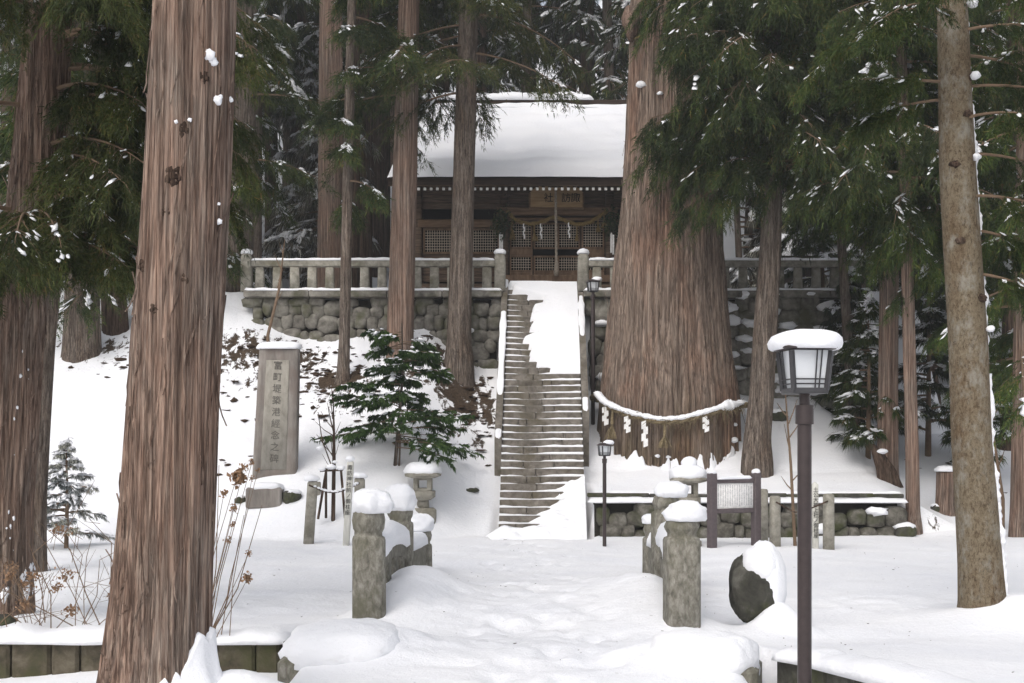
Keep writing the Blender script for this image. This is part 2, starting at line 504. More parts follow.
def H(x, y, rough=True):
    x = np.asarray(x, float); y = np.asarray(y, float)
    base = np.full(np.broadcast(x, y).shape, -1.64)
    x, y = np.broadcast_arrays(x, y)
    # foreground rises a little to the road where the photograph was taken
    base = base - .0 * x
    # left slope with monument, continues as a hill on the far left
    ys = 19.3 + .25 * np.sin(x * .9) * sstep(-1.2, -2.0, x) + 1.15 * sstep(-1.9, -.5, x)
    left = -1.64 + .585 * np.maximum(0, y - ys)
    left = np.where(left > 2.9, 2.9 + (left - 2.9) * .25, left)
    left = left + sstep(-4.0, -6.2, x) * (1 - sstep(-6.9, -8.2, x)) * sstep(22, 27, y) * .75
    # a lower hollow far left, around the small fir
    # right terrace behind the low wall
    rt = np.where(y > 20.55, -1.03 + .06 * sstep(20.6, 21.2, y) + .22 * np.maximum(0, y - 20.9) + .30 * np.maximum(0, y - 22.6), -1.64)
    rt = np.where(rt > 1.7, 1.7 + (rt - 1.7) * .5, rt)
    pz = path_z(y)
    e = sstep(6.45, 7.6, x + .25 * vnoise(y * .7, 0, 0, 5))
    right = rt * (1 - e) + pz * e
    # hill beyond far right
    right = right + sstep(10, 18, x) * np.maximum(0, y - 20) * .25
    mid = -1.64 + .30 * np.maximum(0, y - 21)
    w = sstep(.2, .9, x)
    g = left * (1 - w) + right * w
    # shrine precinct, level above the retaining wall
    inx = sstep(-7.4, -5.9, x) * (1 - sstep(8.6, 9.6, x))
    on = np.where(y > WALL_Y + .12, 1.0, 0.0) * inx
    tz = TOP_Z + .40 * np.maximum(0, y - 35.5)
    g = g * (1 - on) + tz * on
    # the staircase is cut into the slope
    scx = .515 + (y - 20.35) * .026
    line = -1.70 + (y - 20.35) * .842 - .30
    line = np.where(y < 20.4, -1.80 + 0 * y, line)
    cut = (1 - sstep(.76, .92, np.abs(x - scx))) * np.where((y > 19.6) & (y < 26.1), 1, 0) * sstep(19.6, 20.3, y)
    g = g * (1 - cut) + np.minimum(g, line) * cut
    # wooded hill behind everything
    hill = TOP_Z + .42 * np.maximum(0, y - 35.5) + .02 * np.abs(x)
    far = sstep(31, 40, y)
    g = g * (1 - far) + np.maximum(g, hill) * far
    near = y < 18
    # bridge deck: humped, with snow drifts heaped against its railings
    bx = x - (.12 + .012 * (y - 10))
    deck = (1 - sstep(1.25, 1.75, np.abs(bx))) * sstep(7.4, 9.2, y) * (1 - sstep(12.6, 15.2, y))
    b = .10 * np.exp(-((y - 11.8) / 2.0) ** 2) + .03
    b = b + .24 * np.exp(-((bx + 1.12) / .42) ** 2) * np.exp(-((y - 11.9) / 1.15) ** 2)
    b = b + .17 * np.exp(-((bx - 1.2) / .5) ** 2) * np.exp(-((y - 11.6) / 1.6) ** 2)
    g = g + deck * b
    g = g + .11 * np.exp(-((bx) / 2.0) ** 2) * sstep(9.9, 8.4, y)
    # stream ditch crossing in front of the bridge
    dl = sstep(-1.42, -1.62, x) * np.where(y < 9.02, 1, 0) * sstep(7.0, 7.7, y)
    g = g * (1 - dl) + (-1.745 + .03 * np.sin(x * 1.7)) * dl
    bank = 8.62 - (x - 1.8) * 2.05                     # right bank runs towards the camera
    dr = sstep(1.5, 1.72, x) * np.where(y < bank, 1, 0) * sstep(4.8, 5.8, y) * np.where(y < 8.66, 1, 0)
    g = g * (1 - dr) + (-1.79) * dr
    g = g + np.where((x > 1.7) & (y >= bank) & (y < 10), .10 * sstep(10.2, 8.5, y), 0)
    # bank top left: a soft snow lip over the wall
    g = g + np.where(y >= 9.02, .13, 0) * sstep(-1.5, -1.9, x) * sstep(11.2, 9.4, y)
    # drifts: cedar foot, boulder, fir foot, monument mound, posts
    for (cx, cy, hh, rr) in ((-1.66, 7.1, .16, .28), (-1.5, 6.9, .12, .45), (2.36, 10.28, .20, .2), (2.2, 10.17, .14, .16), (2.1, 10.0, .06, .3), (4.3, 10.8, .14, .55), (4.62, 10.8, .16, .28),
                             (-4.1, 20.95, .20, .8), (-4.15, 20.2, -.06, .5), (-1.22, 10.9, .10, .4), (1.62, 10.1, .10, .35),
                             (-4.15, 10.5, .10, .5), (3.3, 24, .12, 1.6), (1.2, 8.5, .14, .5), (-.95, 8.75, .16, .5)):
        g = g + hh * np.exp(-((x - cx) ** 2 + (y - cy) ** 2) / rr ** 2)
    if rough:
        fade = 1 - sstep(60, 90, y)
        g = g + fade * (.045 * fbm(x * .55, y * .55, 0, 3, 3) + .018 * fbm(x * 1.9, y * 1.9, 0, 3, 9))
        # trodden snow over the bridge
        tr = (1 - sstep(.5, 1.2, np.abs(bx))) * sstep(6.5, 8, y) * (1 - sstep(13, 15, y))
        k = vnoise(x * 3.6, y * 2.6, 0, 31)
        g = g - tr * .035 * sstep(.15, .5, k) + tr * .015 * vnoise(x * 7, y * 7, 0, 32)
        for (fx, fy, fa, fd) in FOOT:
            m = (np.abs(x - fx) < .4) & (np.abs(y - fy) < .5)
            if m.any():
                dx, dy = x[m] - fx, y[m] - fy
                a_ = dx * math.cos(fa) + dy * math.sin(fa); b_ = -dx * math.sin(fa) + dy * math.cos(fa)
                q = (a_ / .085) ** 2 + (b_ / .17) ** 2
                g = g.copy(); g[m] = g[m] - fd * np.exp(-q ** 2) + fd * .3 * np.exp(-((np.sqrt(q) - 1.35) / .3) ** 2)
        rim = sstep(.5, 1.0, np.abs(bx)) * sstep(11, 11.6, y) * (1 - sstep(12.4, 13.2, y))
        g = g + rim * .03 * np.abs(vnoise(x * 5, y * 5, 0, 33))
        # lumpy ground near the hedge of trees on the slopes
        sl = sstep(20.5, 23, y) * (1 - sstep(29, 33, y)) * sstep(.3, -.6, x)
        g = g + sl * .07 * fbm(x * 2.2, y * 2.2, 0, 4, 21)
        # sharp little snow tufts at the left bank
        lt = sstep(-2.9, -3.6, x) * sstep(8.9, 9.3, y) * (1 - sstep(11, 13, y))
        g = g + lt * .05 * fbm(x * 3, y * 3, 0, 3, 44)
    return g

def axis(segs):
    out = []
    for a, b, s in segs:
        out.append(np.arange(a, b, s))
    return np.concatenate(out)

def build_ground():
    gx = 9.5 + np.cumsum(.1 * 1.12 ** np.arange(44))
    xs = np.concatenate([-(gx - 9.5)[::-1] - 7.5, np.arange(-7.5, 9.5, .065), gx])
    gy = 28.0 + np.cumsum(.12 * 1.07 ** np.arange(64))
    ys = np.concatenate([np.array([-20, -12, -6, -2, 1, 3, 4.5]), np.arange(5.5, 15, .055), np.arange(15, 25.9, .08), np.arange(25.9, 26.3, .03), np.arange(26.3, 28, .1), gy])
    XX, YY = np.meshgrid(xs, ys)
    Z = H(XX, YY)
    V = np.stack([XX, YY, Z], -1).reshape(-1, 3)
    nx, ny = len(xs), len(ys)
    i = np.arange(nx * ny).reshape(ny, nx)
    q = np.stack([i[:-1, :-1], i[:-1, 1:], i[1:, 1:], i[1:, :-1]], -1).reshape(-1, 4)
    me = make_mesh("snow_ground", V, [(q, 0)], [M['ground']])
    # where leaf litter and soil show through the thin snow under the trees
    x, y = V[:, 0], V[:, 1]
    lit = np.zeros(len(V))
    for (cx, cy, rx, ry, a) in ((-1.0, 24.4, 1.1, 1.5, 1.0), (-1.6, 25.2, 1.8, .8, .9), (-3.5, 24.2, 1.0, .9, .95), (-4.9, 25.0, 1.4, 1.0, 1.0), (-5.6, 24.8, 1.0, 1.2, .8), (-4.0, 23.6, 1.2, .7, .65), (-8.6, 25.2, 1.6, .9, .75), (-4.7, 23.0, 1.0, .7, .45), (-3.0, 22.6, 1.4, .8, .35),
                                (-8.0, 24.6, 1.6, .8, .6), (-5.4, 24.4, 1.5, 1.4, .6), (-3.6, 23.4, 1.6, 1.0, .6), (-2.2, 24.2, 1.2, .8, .7), (-9.5, 22, 2.0, 1.6, .35), (7.2, 20.6, .5, .3, .6), (8.3, 24, 1.2, 1.2, .3), (7.9, 19.6, 1.6, .35, .5), (-.9, 23.2, .9, .8, .7)):
        lit = np.maximum(lit, a * np.exp(-((x - cx) / rx) ** 2 - ((y - cy) / ry) ** 2))
    at = me.attributes.new("litter", 'FLOAT', 'POINT')
    at.data.foreach_set("value", lit.astype(np.float32))
    o = link("snow_ground", me)
    o['kind'] = 'structure'
build_ground()

# ------------------------------------------------------------------ foliage machinery
def needles(rng, O, D, Ln, Wd, droop=.25):
    """leaf strips: origins, directions (n,3), lengths, widths -> V, quads, tris"""
    n = len(O)
    D = D / (np.linalg.norm(D, axis=1)[:, None] + 1e-9)
    R = rng.normal(size=(n, 3))
    W = np.cross(D, R)
    W /= np.linalg.norm(W, axis=1)[:, None] + 1e-9
    Ln, Wd = Ln[:, None], Wd[:, None]
    mid = O + D * Ln * .55
    tip = O + D * Ln - np.array([0, 0, 1]) * Ln * droop
    V = np.stack([O - W * Wd * .35, O + W * Wd * .35, mid + W * Wd * .5, mid - W * Wd * .5, tip], 1).reshape(-1, 3)
    k = np.arange(n)[:, None] * 5
    return V, k + np.array([0, 1, 2, 3]), k + np.array([3, 2, 4])

def fuzz(rng, O, D, Ln, Wd, droop, fz, nfrac=.34):
    """cedar fingers: every finger is a drooping axis clothed in fz small triangular needles"""
    n = len(O)
    D = D / (np.linalg.norm(D, axis=1)[:, None] + 1e-9)
    k = np.repeat(np.arange(n), fz)
    s = rng.random(n * fz)
    l = Ln[k]
    o = O[k] + D[k] * (l * s)[:, None]
    o[:, 2] -= droop * l * s ** 2
    d = D[k].copy()
    d[:, 2] -= 2 * droop * s
    d = d / (np.linalg.norm(d, axis=1)[:, None] + 1e-9) + rng.normal(0, .42, d.shape)
    d /= np.linalg.norm(d, axis=1)[:, None] + 1e-9
    W = np.cross(d, rng.normal(size=d.shape)); W /= np.linalg.norm(W, axis=1)[:, None] + 1e-9
    w = (Wd[k] * .5 * rng.uniform(.7, 1.3, len(k)))[:, None]
    t = o + d * (l * nfrac * rng.uniform(.7, 1.4, len(k)))[:, None]
    V = np.stack([o - W * w, o + W * w, t], 1).reshape(-1, 3)
    return V, np.arange(len(k) * 3).reshape(-1, 3)

_d = []
for z, r, k in ((-.35, .55, 6), (.0, 1.0, 6), (.55, .72, 6)):
    for a in range(k):
        t = a / k * 2 * math.pi + z
        _d.append((r * math.cos(t), r * math.sin(t), z))
_d.append((0, 0, .9)); _d.append((0, 0, -.5))
DOME_V = np.array(_d)
DOME_Q = np.array([(r * 6 + a, r * 6 + (a + 1) % 6, (r + 1) * 6 + (a + 1) % 6, (r + 1) * 6 + a) for r in range(2) for a in range(6)])
DOME_T = np.array([(12 + a, 12 + (a + 1) % 6, 18) for a in range(6)] + [((a + 1) % 6, a, 19) for a in range(6)])

def lumps(rng, C, A, R, flat=.45):
    """snow lumps at C, long axis along horizontal dir A, size R"""
    n = len(C)
    A = A.copy(); sl = A[:, 2] / (np.hypot(A[:, 0], A[:, 1]) + 1e-6)
    sl = np.clip(sl, -.8, .8)
    A[:, 2] = 0
    A /= np.linalg.norm(A, axis=1)[:, None] + 1e-6
    B = np.stack([-A[:, 1], A[:, 0], A[:, 2]], 1)
    jit = 1 + .42 * rng.normal(size=(n, len(DOME_V), 1)).clip(-1.6, 1.6)
    T = DOME_V[None] * jit
    ea = R * rng.uniform(.9, 1.9, n); eb = R * rng.uniform(.5, 1.0, n); ez = R * rng.uniform(.6, 1.3, n) * flat
    V = C[:, None, :] + T[:, :, 0:1] * (A * ea[:, None])[:, None, :] + T[:, :, 1:2] * (B * eb[:, None])[:, None, :]
    V[:, :, 2] += T[:, :, 2] * ez[:, None] + T[:, :, 0] * (ea * sl)[:, None]
    k = np.arange(n)[:, None, None] * len(DOME_V)
    return V.reshape(-1, 3), (k + DOME_Q[None]).reshape(-1, 4), (k + DOME_T[None]).reshape(-1, 3)

class Crown:
    def __init__(self, seed):
        self.rng = np.random.default_rng(seed)
        self.leaf, self.snow, self.wood = MB(), MB(), MB()
    def limb(self, start, az, L, elev=0.0, droop=.35, r0=.03, ntw=12, tl=.35, tass=14, nl=.11, nw=.014, down=.5, spread=.6, snow=.25, sr=.05, t0=.12, twdroop=.4, bend=0.0, fz=0):
        """one branch: a curved stem, side twigs and needle tassels, snow lying on it"""
        rng = self.rng
        az = math.radians(az)
        dh = np.array([math.sin(az), math.cos(az), 0])
        t = np.linspace(0, 1, 9)
        side = np.array([dh[1], -dh[0], 0])
        e = math.radians(elev)
        def curve(t):
            t = np.asarray(t)[:, None]
            return np.asarray(start) + dh * L * t * math.cos(e) + side * L * bend * t ** 2 + np.array([0, 0, 1]) * L * (math.sin(e) * t - droop * t ** 2)
        pts = curve(t)
        self.wood.tube(pts, r0 * (1 - .85 * t), 5)
        tk = t0 + (1 - t0) * rng.random(ntw) ** .85
        tk[0] = .98
        p = curve(tk)
        sgn = np.where(np.arange(ntw) % 2 == 0, 1, -1)
        ang = np.radians(rng.uniform(20, 75, ntw)) * sgn
        ang[0] = 0
        td = dh[None] * np.cos(ang)[:, None] + side[None] * np.sin(ang)[:, None]
        td[:, 2] += math.sin(e) - 2 * droop * tk * .7 + rng.normal(0, .15, ntw)
        td /= np.linalg.norm(td, axis=1)[:, None]
        ln = tl * L * (1.05 - .6 * tk) * rng.uniform(.6, 1.25, ntw)
        s = np.linspace(0, 1, 5)
        for k in range(ntw):
            q = p[k] + td[k] * ln[k] * s[:, None] - np.array([0, 0, 1]) * (twdroop * ln[k] * s ** 2)[:, None]
            self.wood.tube(q, .22 * r0 * (1.05 - s), 3)
        # tassels
        nt_ = np.maximum(3, (2.0 * tass * ln / ln.mean()).astype(int))
        idx = np.repeat(np.arange(ntw), nt_)
        n = len(idx)
        ss = rng.random(n) ** .8
        o = p[idx] + td[idx] * (ln[idx] * ss)[:, None]
        o[:, 2] -= twdroop * ln[idx] * ss ** 2
        d = td[idx] * .9 + rng.normal(0, spread * .62, (n, 3))
        d[:, 2] -= down + rng.random(n) * .3
        l = nl * rng.uniform(.55, 1.35, n)
        if fz:
            V, T = fuzz(rng, o, d, l * 1.25, nw * rng.uniform(.7, 1.2, n), .30, fz)
            self.leaf.add(V, [T])
        else:
            V, Q, T = needles(rng, o, d, l, nw * .8 * rng.uniform(.6, 1.3, n), .42)
            self.leaf.add(V, [Q, T])
        # snow
        m = rng.binomial(n, min(1, snow * .10)) if snow > 0 else 0
        if m:
            loaded = rng.choice(ntw, max(1, int(ntw * .3)), replace=False)
            ii = np.where(rng.random(m) < .8, rng.choice(loaded, m), rng.integers(0, ntw, m))
            s2 = rng.random(m) ** .7
            c = p[ii] + td[ii] * (ln[ii] * s2)[:, None]
            c[:, 2] -= twdroop * ln[ii] * s2 ** 2 - .015
            c += rng.normal(0, .02, (m, 3))
            ad = td[ii].copy(); ad[:, 2] -= 2 * twdroop * s2 * .7
            V, Q, T = lumps(rng, c, ad, sr * .62 * rng.uniform(.3, 1.6, m) ** 1.7)
            self.snow.add(V, [Q, T])
    def build(self, parent, leafmat, woodmat=None):
        V = list(self.leaf.V); Fs = list(self.leaf.F); n = self.leaf.n
        for v, in zip(self.wood.V):
            V.append(v)
        for f, _ in self.wood.F:
            Fs.append((f + n, 1))
        mb = MB(); mb.V, mb.F, mb.n = V, Fs, n + self.wood.n
        c = mb.build('crown', [leafmat, woodmat or M['twig']], parent, smooth=True)
        s = None
        if self.snow.V:
            s = self.snow.build('snow', M['snow'], parent)
        return c, s

def trunk_mesh(mb, path, seg=48, dz=.12, ridge=.05, rf=3.0, fine=.02, ff=11, seed=0, flare=.0, flare_h=.5, lobes=5, zs=.25):
    """path: list of (x, y, z, radius) rising; displaced bark surface"""
    path = np.array(path, float)
    zz = path[:, 2]
    n = max(6, int((zz[-1] - zz[0]) / dz))
    z = np.linspace(zz[0], zz[-1], n)
    cx, cy, r = (np.interp(z, zz, path[:, k]) for k in (0, 1, 3))
    # smooth the interpolated values
    for _ in range(2):
        for a in (cx, cy, r):
            a[1:-1] = (a[:-2] + 2 * a[1:-1] + a[2:]) / 4
    th = np.arange(seg) / seg * 2 * np.pi
    Zg, Tg = np.meshgrid(z, th, indexing='ij')
    c, s = np.cos(Tg), np.sin(Tg)
    hh = np.exp(-(Zg - zz[0]) / flare_h)
    lob = .5 + .5 * np.cos(lobes * Tg + 2.2 * vnoise(c * 1.5, s * 1.5, 0, seed + 7))
    d = 1 + flare * hh * (.45 + .8 * lob)
    d = d + ridge * fbm(c * rf, s * rf, Zg * zs, 3, seed) + ridge * .6 * hh * fbm(c * rf * 1.5, s * rf * 1.5, Zg * .5, 2, seed + 3)
    cr = 1 - np.abs(vnoise(c * ff + 5, s * ff, Zg * zs * 2.0, seed + 11))
    d = d - fine * cr ** 5 + fine * .5 * vnoise(c * ff * 2, s * ff * 2, Zg * .9, seed + 13)
    R = r[:, None] * d
    mb.surf = (z, R, cx, cy, seg)
    V = np.stack([cx[:, None] + R * c, cy[:, None] + R * s, Zg], -1).reshape(-1, 3)
    q = np.arange((n - 1) * seg)
    a, b = q // seg, q % seg
    Q = np.stack([a * seg + b, a * seg + (b + 1) % seg, (a + 1) * seg + (b + 1) % seg, (a + 1) * seg + b], 1)
    mb.add(V, [Q, np.array([[(n - 1) * seg + k for k in range(seg)]])])
    return lambda zq: np.array([np.interp(zq, z, cx), np.interp(zq, z, cy), zq]), lambda zq: np.interp(zq, z, r)

def bark_strips(tmb, count, seed, lmin=.12, lmax=.9, wmin=.006, wmax=.022, lift=.012, zmax=None):
    """long fibrous strips of bark half peeled from the trunk surface"""
    z, R, cx, cy, seg = tmb.surf
    rng = np.random.default_rng(seed + 99)
    mb = MB()
    z1 = min(z[-1], zmax or z[-1])
    for _ in range(count):
        L = rng.uniform(lmin, lmax) * rng.uniform(.4, 1)
        za = rng.uniform(z[0] + .1, z1 - L)
        th = rng.uniform(0, 2 * math.pi)
        th = th if math.sin(th) < .35 else -th          # mostly on the side towards the path
        w = rng.uniform(wmin, wmax)
        n = max(6, int(L / .05))
        f = np.linspace(0, 1, n)
        zz = za + f * L
        tt = th + .02 * np.sin(f * rng.uniform(2, 6) + rng.uniform(0, 6)) / max(.2, R.mean())
        k = np.clip(np.searchsorted(z, zz) - 1, 0, len(z) - 2)
        j = ((tt / (2 * math.pi) * seg).astype(int)) % seg
        r = R[k, j]
        up = lift * rng.uniform(.3, 1.6) * (abs(f - rng.uniform(.2, .8)) * 2) ** 3 + .004
        ww = w * np.sin(np.clip(f, .04, .96) * math.pi) ** .5
        V = []
        for i in range(n):
            c_, s_ = math.cos(tt[i]), math.sin(tt[i])
            x0, y0 = np.interp(zz[i], z, cx), np.interp(zz[i], z, cy)
            p = np.array([x0 + (r[i] + up[i]) * c_, y0 + (r[i] + up[i]) * s_, zz[i]])
            t_ = np.array([-s_, c_, 0]); o = np.array([c_, s_, 0])
            V += [p - t_ * ww[i] / 2 - o * .004, p + o * .004, p + t_ * ww[i] / 2 - o * .004]
        q = [(3 * i + a, 3 * i + a + 1, 3 * i + a + 4, 3 * i + a + 3) for i in range(n - 1) for a in (0, 1)]
        mb.add(np.array(V), np.array(q))
    return mb

def px_path(Y, rows, extra_top=None, ytop=None):
    """rows: (py, px centre, px width) from bottom to top at depth Y"""
    out = []
    for k, (py, px, w) in enumerate(rows):
        out.append((X(px, Y), Y, Zp(py, Y), w / 2 / F * Y))
    if extra_top:
        x, y, z, r = out[-1]
        x0, y0, z0, r0 = out[-2]
        dz = extra_top - z
        if dz > 0:
            out.append((x + (x - x0) / (z - z0) * dz, y, extra_top, max(.04, r * .55)))
    return out

def trunk_snow(mb, cf, rf, rng, n, zlo, zhi, az, spread, size):
    """snow plastered on one side of a trunk"""
    for _ in range(n):
        z = rng.uniform(zlo, zhi)
        a = math.radians(az + rng.normal(0, spread))
        c, r = cf(z), rf(z)
        d = np.array([math.sin(a), math.cos(a), 0])
        s = size * rng.uniform(.4, 1.6)
        mb.blob(c + d * r * 1.0, (s * .75, s * .75, s * rng.uniform(.9, 2.2)), noise=.5, nf=2.0, seed=int(rng.integers(1e6)), n=10)

def snow_streak(mb, cf, rf, az, z0, z1, w, seed, cover=.6):
    """thin ragged band of snow plastered along one side of a trunk"""
    n = max(20, int((z1 - z0) / .02)); z = np.linspace(z0, z1, n)
    k = sstep(-cover, 1.0 - cover, vnoise(z * 3.1, seed, 0, seed) + .6 * vnoise(z * 11, seed, 0, seed + 1))
    rad = w * k * (.75 + .5 * vnoise(z * 26, 1, 0, seed + 2)) + .0015
    a = np.radians(az + 5 * vnoise(z * 2.3, 2, 0, seed + 3) + 3 * vnoise(z * 17, 2, 0, seed + 4))
    mb.tube([(cf(q)[0] + math.sin(b) * (rf(q) * .995), cf(q)[1] + math.cos(b) * (rf(q) * .995), q) for q, b in zip(z, a)], rad, 9)

def snow_apron(mb, cf, rf, z0, h, az, span, w, seed):
    """snow banked against the foot of a trunk, thinning upwards to a ragged point"""
    nt, na = 44, 36
    aa = np.linspace(-1, 1, na)
    pr = np.clip(np.cos(aa * math.pi / 2), 0, 1) ** .8 * (1 + .25 * vnoise(aa * 4, seed, 0, seed)) 
    V = []
    for i in range(nt):
        t = i / (nt - 1)
        z = z0 + t * h * (.25 + .75 * pr) 
        off = w * (1 - t) ** 2.2 * (.35 + .65 * pr) * (1 + .25 * vnoise(z * 9, aa * 3, 1, seed + 1) + .12 * vnoise(z * 28, aa * 9, 1, seed + 2)) + (.018 if i < nt - 1 else -.03)
        off = np.where(np.abs(aa) > .96, -.03, off)
        for k in range(na):
            a = math.radians(az + aa[k] * span)
            c, r = cf(z[k]), rf(z[k]) * 1.03
            V.append((c[0] + math.sin(a) * (r + off[k]), c[1] + math.cos(a) * (r + off[k]), z[k]))
    q = [(i * na + k, i * na + k + 1, (i + 1) * na + k + 1, (i + 1) * na + k) for i in range(nt - 1) for k in range(na - 1)]
    mb.add(np.array(V), np.array(q))

def tree(name, label, cat, Y, rows, barkmat, top=14, seg=40, ridge=.05, fine=.02, seed=0, flare=.25, flare_h=.4, dz=.15, group=None, sink=.25, lobes=5, ff=11, rf=3.0, strips=0):
    path = px_path(Y, rows, top)
    x, y, z, r = path[0]
    t = thing(name, label, cat, (x, y, z), group)
    path.insert(0, (x, y, z - sink, r))
    mb = MB()
    cf, rfn = trunk_mesh(mb, path, seg, dz, ridge, rf, fine, ff, seed, flare, flare_h, lobes)
    mb.build('trunk', barkmat, t)
    if strips:
        bark_strips(mb, strips, seed).build('bark_strips', barkmat, t)
    return t, cf, rfn

# ------------------------------------------------------------------ retaining walls of rounded stones
def cobble_wall(name, label, x0, x1, yf, zlo, zhi, sz, seed, loc_label=None, depth=.3, lean=.05, snowy=.0, mats=None, coping=None, rot=0.0, jz=.25):
    """zlo, zhi: functions of x.  Front face at y = yf"""
    rng = np.random.default_rng(seed)
    t = thing(name, label, 'wall', ((x0 + x1) / 2, yf, float(zlo((x0 + x1) / 2))))
    st, sn = MB(), MB()
    zmin = min(zlo(x) for x in np.linspace(x0, x1, 9)); zmax = max(zhi(x) for x in np.linspace(x0, x1, 9))
    z = zmin
    while z < zmax + sz * .3:
        hrow = sz * rng.uniform(.75, 1.1)
        x = x0 - rng.uniform(0, sz)
        while x < x1:
            w = sz * rng.uniform(.7, 1.5)
            cx = x + w / 2
            cz = z + hrow / 2 + rng.normal(0, hrow * jz * .5)
            if x0 + w * .3 < cx < x1 - w * .3 and zlo(cx) - hrow * .7 < cz < zhi(cx) - hrow * .25:
                s = rng.uniform(.9, 1.15)
                yy = yf + lean * (cz - zmin) + rng.normal(0, .02)
                st.blob((cx, yy + depth * .4, min(cz, zhi(cx) - hrow * .48)), (w * .57 * s, depth * .5 * rng.uniform(.75, 1.2), hrow * .58 * s), power=2.9, noise=.30, nf=1.4, seed=int(rng.integers(1e6)), n=14, rot=0)
                if rng.random() < snowy:
                    sn.blob((cx + rng.normal(0, .03), yy + depth * .12, cz + hrow * .50 * s), (w * .55, depth * .62, hrow * rng.uniform(.16, .36)), noise=.5, nf=2, seed=int(rng.integers(1e6)), n=10)
            x += w
        z += hrow * .93
    st.build('stones', mats or M['cobble'], t)
    bk = MB()
    xs = np.linspace(x0 + sz * .45, x1 - sz * .45, 17)
    front = [(x, yf + depth * .42 + .06, zlo(x) - .5) for x in xs] + [(x, yf + depth * .42 + .1 + lean * (zhi(x) - zmin), zhi(x) - .03) for x in xs]
    back = [(x, yf + depth + .25, zlo(x) - .5) for x in xs] + [(x, yf + depth + .25 + lean * (zhi(x) - zmin), zhi(x) - .03) for x in xs]
    n = 17
    q = [(k, k + 1, n + k + 1, n + k) for k in range(n - 1)] + [(n + k, n + k + 1, 3 * n + k + 1, 3 * n + k) for k in range(n - 1)]
    q += [(0, n, 3 * n, 2 * n), (n - 1, 2 * n - 1 - 0, 4 * n - 1, 3 * n - 1)]
    bk.add(np.array(front + back), np.array(q))
    bk.build('backing', M['darkgap'], t, smooth=False)
    if sn.V:
        sn.build('snow', M['snow'], t)
    return t

def snow_strip(mb, a, b, w, h, seed, n=None, lump=.35, gaps=0.0, over=.0):
    """a long low ridge of snow from a to b (top of a rail or ledge); its cross-section is a rounded pad"""
    a, b = np.asarray(a, float), np.asarray(b, float)
    L = np.linalg.norm(b - a)
    n = n or max(6, int(L / .05))
    t = np.linspace(0, 1, n)
    d = (b - a) / L
    sd = np.array([d[1], -d[0], 0]); sd /= np.linalg.norm(sd) + 1e-9
    th = np.linspace(0, np.pi, 8)
    hh = h * (1 + lump * fbm(t * L * 2.2, seed * 3.1, 0, 3, seed) + .15 * vnoise(t * L * 9, 0, 0, seed + 2))
    ww = w / 2 * (1 + .18 * vnoise(t * L * 3, 7, 0, seed + 1))
    e = np.minimum(1, np.minimum(t, 1 - t) * L / (h * .8) + .05) ** .5
    if gaps:
        e = e * sstep(-gaps - .15, -gaps + .1, -vnoise(t * L * 1.3, 3, 0, seed + 5)) + .02
    V = []
    for k in range(n):
        c = a + (b - a) * t[k]
        for q in th:
            V.append(c + sd * math.cos(q) * abs(math.cos(q)) ** -.35 * ww[k] * (.4 + .6 * e[k]) + np.array([0, 0, 1]) * (math.sin(q) ** .7 * hh[k] * e[k] - .012)) if abs(math.cos(q)) > 1e-6 else V.append(c + np.array([0, 0, 1]) * (hh[k] * e[k] - .012))
    m = 8
    qd = [(k * m + j, (k + 1) * m + j, (k + 1) * m + j + 1, k * m + j + 1) for k in range(n - 1) for j in range(m - 1)]
    qd += [(k * m + m - 1, (k + 1) * m + m - 1, (k + 1) * m, k * m) for k in range(n - 1)]
    mb.add(np.array(V), [np.array(qd), np.array([list(range(m)), list(range((n - 1) * m + m - 1, (n - 1) * m - 1, -1))])])
    return mb

SX0, SX1 = -.09, 1.42           # stairs between these at the wall
wl0, wl1 = X(246, WALL_Y), SX0 - .12
def zl_left(x): return float(np.interp(x, [-6, -4.4, -2.5, 0], [2.4, 2.05, 1.55, 1.1]))
wallL = cobble_wall('retaining_wall', 'mossy rounded-stone retaining wall left of the stair, under the longer bare balustrade', wl0, wl1, WALL_Y - .22, zl_left, lambda x: 3.08, .28, 4, snowy=.05)
def zl_right(x): return float(np.interp(x, [1.4, 3, 5, 9], [.6, 1.1, 1.2, .7]))
wr0, wr1 = SX1 + .12, X(868, WALL_Y)
wallR = cobble_wall('retaining_wall', 'snow-dusted stone retaining wall right of the stair, passing behind the giant cedar', wr0, wr1, WALL_Y - .50, zl_right, lambda x: 3.08, .34, 9, snowy=.6, lean=.14)
for w_, a_, b_, sd_ in ((wallL, wl0, wl1, 1), (wallR, wr0, wr1, 2)):
    c = MB()
    k = a_
    rng = np.random.default_rng(sd_)
    while k < b_ - .05:
        l = min(rng.uniform(1.1, 1.7), b_ - k)
        c.box((k + l / 2, WALL_Y - .06, 3.14), (l - .012, .46, .15), bevel=.015)
        k += l
    c.build('coping', M['cobble'], w_, auto=40)
    s = MB()
    snow_strip(s, (a_, WALL_Y - .12, 3.215), (b_, WALL_Y - .12, 3.215), .34, .07, 5 + sd_, gaps=.0)
    s.build('snow', M['snow'], w_)

